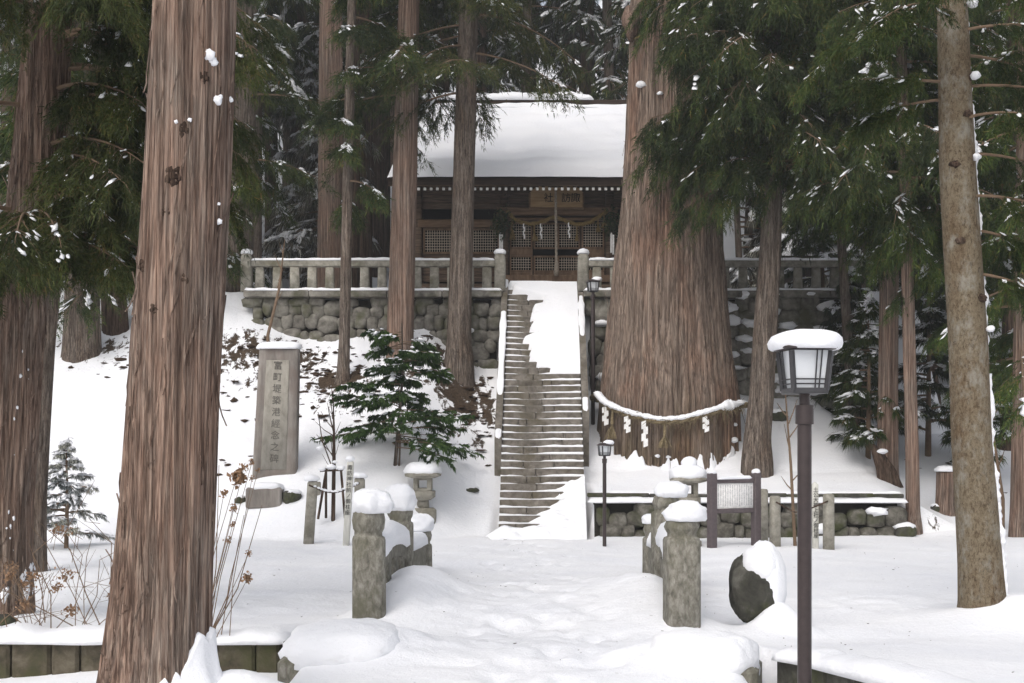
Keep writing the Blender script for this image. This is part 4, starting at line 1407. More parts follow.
def sacred_rope():
    t = thing('sacred_rope', 'straw rope with white paper zigzags tied around the giant cedar', 'rope', P(669, 425, GY - 1.5))
    key = [(597, 396), (600, 400), (605, 405), (620, 412), (640, 418), (660, 422), (680, 421), (700, 416), (720, 410), (732, 408), (741, 405)]
    pts = []
    f = np.linspace(0, 1, 70)
    kx = np.interp(f, np.linspace(0, 1, len(key)), [a for a, _ in key]); ky = np.interp(f, np.linspace(0, 1, len(key)), [b for _, b in key])
    for a, b in zip(kx, ky):
        yy = GY
        for _ in range(4):
            zc = Zp(b, yy); c = gcf(zc); rr = grf(zc) * 1.10 + .06
            dx = X(a, yy) - c[0]
            if abs(dx) < rr:
                yy = c[1] - math.sqrt(rr * rr - dx * dx)
            else:
                yy = c[1]
        pts.append((X(a, yy), yy, Zp(b, yy)))
    pts = np.array(pts)
    # carry on round the back of the trunk
    zc = .7; c = gcf(zc); rr = grf(zc) * 1.10 + .06
    a0 = math.atan2(pts[-1][1] - c[1], pts[-1][0] - c[0]); a1 = math.atan2(pts[0][1] - c[1], pts[0][0] - c[0]) + (2 * math.pi if math.atan2(pts[0][1] - c[1], pts[0][0] - c[0]) < a0 else 0)
    aa = np.linspace(a0, a1, 40)[1:]
    back = np.stack([c[0] + rr * np.cos(aa), c[1] + rr * np.sin(aa), np.linspace(pts[-1][2], pts[0][2], 39)], 1)
    allp = np.concatenate([pts, back])
    for _ in range(5): allp[1:-1] = (allp[:-2] + 2 * allp[1:-1] + allp[2:]) / 4
    m = MB(); rope_tube(m, allp, .058)
    rng = np.random.default_rng(8)
    fl = MB()
    sel = allp[:70]
    for _ in range(260):       # loose straw ends, thickest at the right where the rope is tied
        i = min(69, int(70 * rng.random() ** .5))
        p = sel[i] + rng.normal(0, .03, 3)
        d = rng.normal(0, 1, 3) * .09; d[2] -= .06; d[1] -= .03
        m.tube([p, p + d * .6, p + d + [0, 0, -.03]], [.006, .005, .003], 3)
    m.build('cord', M['rope'], t)
    s = MB()
    for i in range(1, 69):
        p = sel[i]
        q = sel[i] + np.array([0, -.02, .07])
        big = 1 + 1.5 * math.exp(-((i - 60) / 3.0) ** 2) + .3 * vnoise(i * .5, 0, 0, 3)
        s.blob(q - [0, 0, .015], (.085, .06, .045 * big), noise=.4, nf=2, seed=i, n=10)
    s.build('snow', M['snow'], t)
    for px, py, h in ((605, 409, .26), (626, 414, .22), (644, 424, .36), (706, 416, .2)):
        i = int(np.argmin(abs(sel[:, 0] / sel[:, 1] * F + 512 - px)))
        p = sel[i] + np.array([0, -.10, -.06])
        sh = MB(); w = .085
        for k in range(4):
            xo = (.018 if k % 2 else -.018); hh = h / 3.2
            V = [(p[0] - w / 2 + xo, p[1] - .005 * k, p[2] - k * hh), (p[0] + w / 2 + xo, p[1] - .005 * k, p[2] - k * hh + .03), (p[0] + w / 2 + xo, p[1] - .005 * k, p[2] - (k + 1) * hh), (p[0] - w / 2 + xo, p[1] - .005 * k, p[2] - (k + 1) * hh - .03)]
            V += [(a_, b_ + .005, c_) for a_, b_, c_ in V]
            sh.add(np.array(V), np.array([(3, 2, 1, 0), (4, 5, 6, 7), (0, 1, 5, 4), (1, 2, 6, 5), (2, 3, 7, 6), (3, 0, 4, 7)]))
        sh.build('paper_streamer', M['paper'], t, smooth=False)
    for px, a, b in ((611, 408, 436), (665, 424, 447)):
        i = int(np.argmin(abs(sel[:, 0] / sel[:, 1] * F + 512 - px)))
        p0 = sel[i] + np.array([0, -.10, -.03]); p1 = p0 + np.array([-.02, 0, -(b - a) / F * GY])
        tm = MB(); q = p0 * .5 + p1 * .5
        tm.tube([p0, q], .03, 6)
        for k in range(30):
            d = rng.normal(0, .055, 3); d[2] = 0
            tm.tube([q, q * .4 + p1 * .6 + d * .7, p1 + d], [.012, .011, .007], 4)
        tm.build('tassel', M['rope'], t)
sacred_rope()

# ------------------------------------------------------------------ named trees near the camera and on the slopes
rngT = np.random.default_rng(11)
# big red cedar, left foreground
t, cf, rf = tree('red_cedar', 'big red-barked cedar in the left foreground with knots up its trunk', 'tree', 7.0,
    [(700, 153, 116), (683, 155, 110), (590, 162, 100), (500, 168, 94), (400, 173, 90), (340, 177, 88), (250, 183, 86), (170, 188, 85), (80, 192, 83), (0, 195, 81)], M['cedar'], top=9, seg=240, ridge=.05, fine=.04, seed=20, flare=.10, flare_h=.25, dz=.03, ff=16, rf=3.2, strips=150)
kn = MB()
for px, py, s_ in ((193, 140, .032), (185, 185, .042), (212, 88, .028), (178, 220, .022), (153, 270, .026), (193, 285, .028), (167, 313, .024)):
    z = Zp(py, 7); c = cf(z); r = rf(z)
    dx = np.clip(X(px, 7) - c[0], -r * .95, r * .95)
    y_ = c[1] - math.sqrt(r * r - dx * dx)
    for k in range(5):
        a = k / 5 * 6.28 + 1
        kn.blob((c[0] + dx + math.cos(a) * s_ * .7, y_ + .012, z + math.sin(a) * s_ * .9), (s_ * .55, s_ * .45, s_ * .65), noise=.6, nf=2.2, seed=px + k, n=10)
    kn.blob((c[0] + dx, y_ + .01, z), (s_ * .7, s_ * .5, s_ * .6), noise=.6, nf=3, seed=px + 9, n=10)
kn.build('knots', M['darkbark'], t)
s = MB()
for px, py, sz in ((218, 66, .045), (221, 72, .03), (224, 108, .035), (226, 104, .02), (233, 102, .02), (201, 131, .015), (188, 133, .014), (224, 208, .012), (224, 225, .02)):
    z = Zp(py, 7); c = cf(z); r = rf(z) * 1.02
    dx = np.clip(X(px, 7) - c[0], -r * .98, r * .98)
    s.blob((c[0] + dx, c[1] - math.sqrt(max(0, r * r - dx * dx)), z), (sz * .8, sz * .5, sz * .8), noise=.6, nf=2, seed=px + py, n=12)
snow_apron(s, cf, rf, -1.85, .74, 106, 54, .42, 3); snow_apron(s, cf, rf, -1.7, .36, 150, 26, .10, 7)          # snow banked up the right side of the foot
s.build('snow', M['snow'], t)

# two cedars at the left edge; the nearer carries the drooping spray that fills the upper left
t, cf, rf = tree('red_cedar', 'deep-grooved red cedar at the left edge, drooping boughs overhead', 'tree', 10.5,
    [(598, -2, 66), (560, 1, 58), (500, 5, 54), (420, 12, 52), (340, 17, 51), (200, 34, 50), (100, 44, 48), (0, 52, 46)], M['cedar'], top=9, seg=120, ridge=.09, fine=.07, seed=33, flare=.2, flare_h=.3, dz=.05, ff=9, rf=3, strips=200)
C = Crown(101)
for (z, az, L, el, dr, n_) in ((1.75, 110, 1.3, 5, .30, 26), (1.95, 150, 1.2, 0, .32, 26), (2.1, 200, 1.2, 5, .32, 26), (1.6, 185, .9, -5, .3, 22), (2.5, 95, 1.5, 5, .34, 28), (2.4, 135, 1.4, 5, .36, 26), (2.7, 170, 1.5, 0, .40, 26),
                               (3.0, 105, 1.7, 0, .36, 28), (3.1, 145, 1.6, 0, .38, 28), (3.3, 80, 1.5, 0, .3, 28), (3.5, 120, 1.7, 0, .35, 28), (3.7, 190, 1.6, 0, .4, 28), (2.9, 230, 1.4, 0, .4, 22), (4.0, 100, 1.7, 0, .4, 28), (4.2, 150, 1.7, 0, .4, 28), (4.4, 75, 1.6, 0, .4, 28), (2.2, 80, 1.1, 5, .3, 22), (1.45, 160, .9, 0, .3, 22), (2.9, 125, 1.0, 10, .3, 20), (1.9, 235, 1.2, 0, .3, 22), (1.7, 128, 1.15, 5, .3, 26), (1.55, 200, 1.0, 8, .35, 26), (1.35, 140, .8, 8, .3, 22), (1.65, 165, 1.1, 8, .35, 26), (2.3, 115, 1.4, 5, .32, 26), (2.6, 195, 1.2, 5, .35, 26)) + tuple((1.5 + 2.9 * k / 30, 85 + (k * 53) % 135, 1.0 + .5 * ((k * 7) % 10) / 10, 4, .33, 24) for k in range(30)):
    if (2.0 < z < 3.7 and 140 < az < 225) or z < 1.6: continue
    C.limb(cf(z) + np.array([math.sin(math.radians(az)), math.cos(math.radians(az)), 0]) * rf(z) * .8, az, L, el, dr, .022, n_ + 4, .36, 17, .14, .0085, .75, .5, .30, .022, .12, .8, 0, 9)
C.build(t, M['sugi_olive'])
s = MB(); trunk_snow(s, cf, rf, rngT, 16, -1.0, .9, 140, 8, .010); trunk_snow(s, cf, rf, rngT, 10, -1.35, -1.1, 130, 30, .035); s.build('snow', M['snow'], t)
t, cf, rf = tree('grey_cedar', 'grey-barked cedar close behind the grooved red cedar at the left edge', 'tree', 15.0,
    [(508, 35, 22), (420, 40, 21), (340, 45, 20), (200, 60, 19), (0, 78, 17)], M['greybark'], top=12, seg=48, seed=41, flare=.25, dz=.12, sink=1.0)
C = Crown(102)
for k in range(26):
    z = 2.4 + k * .16; az = rngT.uniform(40, 260)
    C.limb(cf(z), az, rngT.uniform(1.1, 1.9), rngT.uniform(-10, 10), .3, .022, 18, .4, 14, .18, .012, .5, .5, .5, .035, .12, .4, 0, 7)
C.build(t, M['sugi'])

# right foreground fir
t, cf, rf = tree('grey_fir', 'straight lichen-flecked fir in the right foreground, snow down one side', 'tree', 10.9,
    [(612, 983, 50), (605, 982.5, 46), (560, 980, 43), (500, 976, 41), (440, 971.5, 39), (340, 968, 38), (170, 957.5, 35), (0, 952, 29)], M['firbark'], top=9, seg=140, ridge=.03, fine=.02, seed=55, flare=.10, flare_h=.25, dz=.035, ff=14)
kn = MB()
for px, py in ((950, 168), (962, 118), (955, 243), (966, 80), (975, 300)):
    z = Zp(py, 10.9); c = cf(z); r = rf(z); dx = np.clip(X(px, 10.9) - c[0], -r * .9, r * .9)
    kn.blob((c[0] + dx, c[1] - math.sqrt(r * r - dx * dx) + .01, z), (.05, .035, .035), noise=.6, nf=2, seed=px, n=12)
kn.build('knots', M['darkbark'], t)
s = MB()
for az_, a_, b_, w_, sd_, cv_ in ((98, -1.6, 1.5, .034, 1, .75), (104, -1.6, .6, .03, 2, .6), (110, -1.6, -.2, .03, 3, .5), (97, 1.3, 3.9, .028, 4, .35), (116, -1.65, -.7, .04, 5, .6)):
    snow_streak(s, cf, rf, az_, a_, b_, w_, sd_, cv_)
for px, py, sz in ((971, 160, .04), (970, 80, .045), (985, 330, .04), (967, 8, .05)):
    z = Zp(py, 10.9); s.blob((X(px, 10.9), 10.9 - .13, z), (sz, sz, sz * .8), noise=.5, nf=2, seed=py, n=12)
s.build('snow', M['snow'], t)
C = Crown(103)
for (z, az, L, el, dr) in ((3.25, 262, .85, 2, .05), (3.1, 285, .7, 0, .2), (1.9, 100, .8, -10, .25), (2.2, 130, .9, -5, .3), (2.6, 90, 1.1, 0, .3), (2.9, 150, 1.0, 0, .3), (3.2, 110, 1.2, 0, .3), (3.5, 80, 1.2, 0, .3), (3.7, 130, 1.2, 0, .3), (3.9, 230, 1.1, 0, .35), (4.0, 300, 1.2, 0, .4), (4.1, 200, .9, 0, .3), (4.2, 100, 1.2, 0, .3), (1.5, 115, .7, -10, .3)):
    C.limb(cf(z) + np.array([math.sin(math.radians(az)), math.cos(math.radians(az)), 0]) * rf(z) * .8, az, L, el, dr, .016, 26, .36, 16, .12, .008, .55, .5, .5, .026, .2, .5, 0, 9)
C.build(t, M['sugi'])
s = MB()

# trees on the left slope
def mid_tree(name, label, Y, rows, mat, seed, crown=None, flare=.3, seg=56, leaf='sugi', group=None, **kw):
    t, cf, rf = tree(name, label, 'tree', Y, rows, mat, top=13, seg=seg, ridge=.05, fine=.03, seed=seed, flare=flare, flare_h=.3, dz=.09, group=group, sink=.8)
    if crown:
        rng = np.random.default_rng(seed)
        C = Crown(seed + 500)
        for k in range(crown['n']):
            f = (k + rng.random()) / crown['n']
            z = crown['z0'] + f * (crown['z1'] - crown['z0'])
            az = rng.uniform(*crown.get('az', (0, 360)))
            L = crown['L'] * rng.uniform(.6, 1.15) * (1 - .3 * f)
            C.limb(cf(z), az, L, rng.uniform(*crown.get('el', (-12, 10))), crown.get('dr', .25) * rng.uniform(.6, 1.4), .028, crown.get('tw', 16), crown.get('tl', .38), int(crown.get('ta', 26) * .5),
                   crown.get('nl', .22), crown.get('nw', .016), crown.get('down', .5), .5, crown.get('snow', .4) * 1.6, crown.get('sr', .06) * .75, .15, crown.get('twd', .45), 0, 7)
        C.build(t, M[leaf])
    return t, cf, rf
mid_tree('slope_cedar', 'straight reddish cedar trunk on the left slope, rising behind the evergreen shrub', 24.9, [(372, 400, 30), (340, 400, 27), (280, 402, 26), (180, 405, 25), (80, 407, 23), (0, 409, 21)], M['cedar'], 61,
         dict(n=30, z0=7.1, z1=12.5, L=2.0, dr=.3, tw=16, ta=26, snow=.45), flare=.15)
mid_tree('slope_fir', 'pale grey slender trunk on the left slope, nearest the stair', 25.2, [(361, 459, 30), (345, 459, 25), (300, 460, 23), (200, 463, 22), (100, 466, 21), (0, 469, 19)], M['greybark'], 62,
         dict(n=30, z0=7.2, z1=13, L=2.5, dr=.36, tw=16, ta=24, snow=.35), flare=.2, leaf='sugi_olive')
mid_tree('slope_sapling', 'thin grey tree with splayed roots, standing behind the stone slab', 24.2, [(386, 343, 19), (376, 343, 13), (340, 344.5, 11), (250, 346, 10.5), (120, 349, 10), (0, 352, 9)], M['greybark'], 63,
         dict(n=14, z0=4.6, z1=12, L=1.2, snow=.6), flare=1.1, seg=40)
mid_tree('slope_cedar', 'mossy cedar half hidden just right of the big foreground cedar', 27.0, [(318, 233, 38), (300, 238, 27), (200, 243, 23), (100, 245, 22), (0, 247, 21)], M['greybark'], 64,
         dict(n=28, z0=3.9, z1=13, L=2.2, snow=.7), flare=.5)
mid_tree('slope_cedar', 'crooked dark cedar on the far left slope, left of the foreground cedar', 26.0, [(360, 117, 36), (335, 116, 27), (280, 113, 24), (180, 109, 22), (0, 104, 20)], M['darkbark'], 65,
         dict(n=24, z0=3.5, z1=13, L=2.6, snow=.6), flare=.4)
mid_tree('slope_cedar', 'broad mossy cedar foot on the far left slope, behind the edge trees', 25.0, [(384, 84, 52), (350, 82, 38), (300, 82, 34), (150, 84, 30), (0, 86, 28)], M['greybark'], 66,
         dict(n=22, z0=3, z1=12, L=2.4, snow=.5), flare=.5)

# slender tree beside the giant: its hanging boughs fill the upper right
rows = [(464, 757, 32), (440, 757, 27), (400, 761, 25), (350, 764, 24), (300, 767, 23), (260, 770, 22), (200, 772, 20), (120, 773, 18), (0, 776, 16)]
t, cf, rf = mid_tree('leaning_cedar', 'slim leaning cedar beside the giant, hanging dark boughs across it', 22.4, rows, M['greybark'], 67, None, flare=.15)
C = Crown(301); rr_ = np.random.default_rng(77)
for k in range(84):
    f = k / 84
    z = 4.9 + f * 4.6
    az = rr_.uniform(75, 285)
    L = rr_.uniform(1.3, 2.6) if 100 < az < 280 else rr_.uniform(1.2, 2.0)
    C.limb(cf(z) + np.array([0, 0, 0]), az, L, rr_.uniform(-8, 12), rr_.uniform(.25, .42), .03, 20, .34, 17, .26, .015, 1.0, .42, .30, .040, .12, .9, 0, 8)
C.build(t, M['sugi'])
# right-hand trees along the path
mid_tree('path_cedar', 'brown cedar by the path at right, broken stump at its foot', 22.6, [(484, 888, 24), (470, 888, 21), (400, 888, 20), (300, 889, 19), (200, 890, 18), (0, 893, 16)], M['cedar'], 71,
         dict(n=78, z0=4.1, z1=10.5, L=2.3, dr=.36, tw=20, ta=42, nl=.24, nw=.015, down=.95, twd=.8, snow=.3, sr=.05, az=(70, 290)), leaf='sugi_bright', flare=.2)
t_, cf, rf = mid_tree('path_cedar', 'thin straight cedar standing right of the low wall end', 20.5, [(528, 914, 17), (515, 913, 14), (450, 912, 13), (380, 910, 12.5), (250, 907, 12), (0, 900, 10)], M['cedar'], 72,
         dict(n=34, z0=4.0, z1=9.5, L=1.9, dr=.35, tw=18, ta=36, nl=.22, nw=.015, down=.9, twd=.7, snow=.35), flare=.25, seg=32, leaf='sugi')
mid_tree('path_cedar', 'slender curved grey tree right of the street lamp, at the mound edge', 24.5, [(428, 855, 13), (400, 852, 10), (340, 848, 10), (250, 842, 9), (0, 832, 8)], M['greybark'], 73,
         dict(n=34, z0=4.2, z1=10.5, L=2.0, snow=.5, dr=.3, down=.8, twd=.7, ta=34, az=(90, 270)), flare=.3, seg=28, leaf='sugi_dark')
mid_tree('path_cedar', 'dark thin cedar farther up the path, behind the right fir', 28.0, [(397, 934, 13), (380, 933, 10), (300, 933, 10), (150, 934, 9), (0, 935, 8)], M['darkbark'], 74,
         dict(n=30, z0=3.6, z1=12, L=2.0, snow=.6), flare=.4, seg=28, leaf='sugi_dark')
mid_tree('path_cedar', 'cedar right of the fir, farther up the slope', 25.0, [(446, 1006, 18), (430, 1007, 13), (300, 1009, 13), (100, 1012, 12), (0, 1014, 11)], M['darkbark'], 75,
         dict(n=26, z0=2.6, z1=10, L=2.2, snow=.6), flare=.3, seg=32, leaf='sugi')
mid_tree('path_cedar', 'reddish cedar cut by the right edge of the view', 20.0, [(532, 1019, 20), (510, 1019, 17), (400, 1021, 16), (200, 1023, 15), (0, 1026, 14)], M['cedar'], 76,
         dict(n=36, z0=1.2, z1=9, L=1.9, snow=.45, dr=.35, down=.8, ta=34), flare=.2, seg=40, leaf='sugi_bright')
# low snowy young conifers among the right-hand trunks
def young_conifer(label, px, Y, zb, h, Lmax, seed, leaf, snow=.9, n=30, group=None, nl=.13, nw=.016, ta=22, sr=.05):
    x = X(px, Y)
    t = thing('young_conifer', label, 'young tree', (x, Y, zb), group)
    MB().tube([(x, Y, zb - .2), (x + .02, Y, zb + h * .5), (x, Y, zb + h)], [.02 + h * .012, .015 + h * .006, .006], 8).build('trunk', M['twig'], t)
    C = Crown(seed); rng = np.random.default_rng(seed)
    for k in range(n):
        f = (k + rng.random()) / n
        C.limb((x, Y, zb + h * (.12 + .86 * f)), rng.uniform(0, 360), Lmax * (1.05 - f) * rng.uniform(.7, 1.15), rng.uniform(0, 20), .25, .010 + .004 * h, 10, .42, ta, nl, nw, .15, .5, snow, sr, .1, .25)
    C.build(t, M[leaf])
    return t
for px, Y, h, L, sd, lab in ((850, 25.3, 3.6, 1.3, 1, 'bushy snow-laden conifer at the end of the right balustrade'), (868, 23.2, 2.2, .95, 2, 'young snowy conifer right behind the street lamp head'),
                             (928, 24.5, 3.2, 1.15, 3, 'snow-spotted young conifer between the thin cedar and the fir'), (985, 23.0, 3.0, 1.0, 4, 'snow-spotted young conifer just right of the fir trunk'), (822, 27.2, 3.2, 1.2, 5, 'dark young conifer behind the right balustrade'), (955, 29, 4.5, 1.6, 6, 'tall frosted young conifer behind the fir, up the path')):
    zb = float(H(X(px, Y), Y))
    if sd in (2, 3, 4): zb += 1.0 if sd == 2 else .9
    young_conifer(lab, px, Y, float(H(X(px, Y), Y)), h + (1.0 if sd in (2, 3, 4) else 0), L, 900 + sd, 'sugi_dark' if sd % 2 else 'sugi', .7, 40, None, .17, .02, 26, .06)
# frosted fir sapling on the left flat
yx = 18.2
young_conifer('sparse little fir sapling white with frost on the left flat', 66, yx, float(H(X(66, yx), yx)), 1.65, .74, 950, 'fir_snowy', 1.0, 40, None, .06, .014, 26, .03)

# evergreen broadleaf shrub on the slope
def shrub():
    Y = 21.1
    x = X(396, Y); zb = float(H(x, Y))
    t = thing('evergreen_shrub', 'dark glossy broadleaf evergreen spreading in tiers behind the left stone lantern', 'shrub', (x, Y, zb))
    st = MB().tube([(x - .03, Y, zb - .2), (x + .05, Y, zb + .8), (x + .12, Y, zb + 1.6), (x + .1, Y, zb + 2.5)], [.035, .03, .022, .01], 8)
    st.tube([(x + .05, Y - .02, zb - .2), (x + .07, Y, zb + .4), (x + .05, Y, zb + .8)], [.022, .02, .015], 6)
    st.build('trunk', M['greybark'], t)
    C = Crown(321); rng = np.random.default_rng(32)
    for k in range(64):
        f = (k + rng.random()) / 64
        z = zb + .30 + f * 2.05
        L = (1.45 - .85 * f) * rng.uniform(.6, 1.1)
        C.limb((x + .1 * f, Y, z), rng.uniform(0, 360), L, rng.uniform(-6, 12), .12, .012, 12, .42, 26, .07, .03, .1, .8, .22, .05, .30, .15)
    C.build(t, M['broad'])
shrub()

# ------------------------------------------------------------------ forest behind: a few kinds, copied
def forest_tree(seed, h, r, crown0, L, leaf, barkm, snow, n=46):
    t = thing('forest_cedar', 'x', 'tree', (0, 0, 0), 'snow-dusted cedars of the forest behind the shrine')
    mb = MB(); rng = np.random.default_rng(seed)
    lx = rng.normal(0, .25)
    cf, rf = trunk_mesh(mb, [(0, 0, -1, r * 1.15), (0, 0, .3, r), (lx, 0, h * .5, r * .75), (lx, 0, h, .04)], 24, .5, .06, 3, .04, 8, seed, .3, .5)
    mb.build('trunk', barkm, t)
    C = Crown(seed)
    for k in range(n):
        f = (k + rng.random()) / n
        z = crown0 + (h - crown0) * f
        C.limb(cf(z), rng.uniform(0, 360), L * (1.1 - .75 * f) * rng.uniform(.55, 1.15), rng.uniform(-14, 12), .25 * rng.uniform(.5, 1.5), .03, 11, .42, 17, .34, .04, .35, .5, snow * 4.2, .085, .15, .35)
    C.build(t, M[leaf])
    return t
protos = [forest_tree(1, 22, .30, 7.5, 3.0, 'sugi_dark', M['darkbark'], .5), forest_tree(2, 26, .36, 9.5, 3.2, 'sugi_olive', M['cedar'], .45),
          forest_tree(3, 19, .20, 6.0, 2.4, 'sugi', M['greybark'], .7), forest_tree(4, 24, .26, 11.0, 2.8, 'sugi_dark', M['darkbark'], .5, 40), forest_tree(5, 9, .10, .8, 1.9, 'frost', M['greybark'], 1.0, 44)]
used = set()
rngF = np.random.default_rng(1234)
LAB = 'snow-dusted cedar in the crowded forest rising behind the shrine terrace'
def put(kind, x, y, s=1.0, label=LAB):
    o = protos[kind] if kind not in used else copy_tree(protos[kind])
    used.add(kind)
    o['label'] = label
    o.location = (x, y, float(H(x, y, False)) - .1)
    o.rotation_euler = (0, 0, rngF.uniform(0, 6.28))
    o.scale = (s, s, s)
    if label == LAB: o['group'] = 'snow-dusted cedars of the forest behind the shrine'
    elif 'group' in o: del o['group']
    return o
# trunks one can pick out just behind the left balustrade
put(1, X(330, 30.5), 30.5, .95, 'dark thick forest trunk behind the left balustrade, leftmost of the close trio')
put(3, X(351, 33), 33, .9, 'reddish-grey forest trunk behind the left balustrade, middle of the close trio')
put(0, X(363, 36), 36, .95, 'dark forest trunk behind the left balustrade, nearest the shrine roof edge')
put(2, X(256, 33), 33, .8, 'pale slim forest tree behind the left end of the balustrade')
pts = []
for row, (y, step) in enumerate(((34, 3.2), (39, 3.0), (44, 3.2), (50, 3.4), (57, 3.8), (66, 4.4), (77, 5.2), (90, 6.5))):
    half = y * .5 + 2
    x = -half + rngF.uniform(0, step)
    while x < half:
        yy = y + rngF.uniform(-2.2, 2.2); xx = x + rngF.uniform(-.8, .8)
        x += step * rngF.uniform(.75, 1.3)
        if -4.2 < xx < 5.9 and yy < 39.5: continue
        if 5.9 <= xx < 10 and yy < 33.2: continue
        if -7.2 < xx < -3.2 and yy < 37: continue
        put(int(rngF.choice([0, 1, 2, 3, 4], p=[.25, .2, .2, .15, .2])), xx, yy, rngF.uniform(.8, 1.2))
for (xx, yy, k) in ((-9.0, 36.5, 3), (-7.9, 35, 2), (-7.1, 41, 3), (-5.9, 43, 2), (-5.0, 46, 0), (-8.8, 44, 0), (-10.5, 40, 2), (-4.6, 41, 3), (-3.4, 44.5, 2), (-6.4, 49, 1), (-11.5, 47, 3), (-2.4, 42, 0), (-1.2, 46, 3), (.4, 42.5, 2), (2.2, 45, 0), (3.6, 42, 2), (5.0, 43.5, 3), (6.0, 36.2, 2), (6.6, 39.5, 0), (7.6, 38.6, 2), (6.75, 35.2, 4), (6.3, 37.5, 0), (7.4, 36.5, 3), (8.2, 34.6, 4), (-5.6, 35.5, 4), (-6.6, 38.5, 4), (-12.5, 27, 0), (-10.8, 29.5, 2), (-14, 31.5, 3), (11.5, 27.5, 2), (13.2, 30, 0), (9.8, 31, 4), (12.0, 33, 1), (14.5, 27, 4), (-9.5, 32.5, 4), (8.6, 29.5, 4)):
    put(k, xx, yy, rngF.uniform(.85, 1.1))

# ------------------------------------------------------------------ stone monument
def monument():
    Y = 21.0
    zb, zt = Zp(474, Y), Zp(348, Y)
    xb, xt = X(274.5, Y), X(279.5, Y)
    t = thing('stone_monument', 'tall flat stone slab carved with a column of characters, leaning on a snowy mound', 'monument', (xb, Y, zb))
    ln = (xt - xb) / (zt - zb)
    m = MB().loft((xb, Y, zb - .3), [(0, .385, .13, 9), (.3, .385, .13, 9), (zt - zb + .26, .345, .12, 9), (zt - zb + .3, .325, .105, 7)], 48, noise=.012, seed=3, lean=(ln, .0), nf=3)
    m.build('slab', M['monu'], t)
    pn = MB().loft((xb + .2 * ln, Y - .128, zb + .08), [(0, .225, .012, 12), (zt - zb - .3, .20, .012, 12)], 24, lean=(ln, .004))
    pn.build('inscription_panel', M['stone_panel'], t)
    chars = "富町堤築港經念之碑"
    n = len(chars)
    for k, ch in enumerate(chars):
        z = zt - .32 - k * (zt - zb - .5) / (n - .6)
        text_mesh(ch, .16, M['engrave'], 'lettering', t, (xb + (z - zb) * ln + .3 * ln, Y - .1415 + (z - zb) * .003, z), extrude=.003, rot=(90, math.degrees(math.atan(ln)), 0))
    s = MB().blob((xt, Y, zt + .005), (.385, .16, .11), power=3.2, noise=.10, seed=4, n=32, flat=-.25)
    s.build('snow_cap', M['snow'], t)
M['stone_panel'] = noisy("panel_stone", [(.3, (.20, .185, .155)), (.5, (.30, .28, .24)), (.7, (.37, .35, .305))], 9, stretch=(1, 1, .4), bstr=.3)
monument()
Y = 20.2
t = thing('pedestal_stone', 'squat squared stone block set in the snow below the carved slab', 'stone', P(263, 507, Y))
MB().box(P(263, 497, Y) + [0, .15, -.02], (.60, .34, .36), bevel=.03, rot=.06).build('block', M['monu'], t, auto=40)
MB().blob(P(263, 488, Y) + [0, .17, 0], (.32, .2, .09), power=3, noise=.2, n=20, flat=-.3, seed=5).build('snow_cap', M['snow'], t)
# half-buried rocks around
def rock(label, px, py, Y, r, seed, snow=True):
    p = P(px, py, Y)
    p[2] = float(H(p[0], Y)) + r[2] * .3
    t = thing('rock', label, 'rock', p)
    MB().blob(p, r, noise=.45, nf=1.7, seed=seed, n=18).build('stone', M['mossrock'], t)
    if snow:
        MB().blob(p + [0, .02, r[2] * .7], (r[0] * .95, r[1] * .9, r[2] * .5), noise=.3, nf=2, seed=seed + 1, n=16).build('snow_cap', M['snow'], t)
rock('dark rock in the snow right of the squared pedestal stone', 292, 494, 20.3, (.16, .15, .12), 1)
rock('small dark rock in the snow left of the squared pedestal stone', 240, 492, 20.4, (.10, .1, .07), 2)
rock('small brown rock alone on the snow left of the stair', 472, 461, 21.6, (.13, .1, .05), 3)
rock('mossy rock at the right end of the low rubble wall', 905, 519, 20.3, (.20, .2, .15), 4)
rock('dark rock on the snow left of the stump', 938, 492, 21.3, (.13, .12, .09), 5)
rock('dark rock on the path slope above the stump', 951, 455, 22.8, (.14, .1, .08), 6, False)
rock('dark clod at the foot of the left edge trees', 5, 606, 10.0, (.10, .1, .07), 7, False)
rock('dark shrubby boulder on the terrace by the slim leaning cedar', 778, 408, 24.6, (.2, .2, .14), 9)

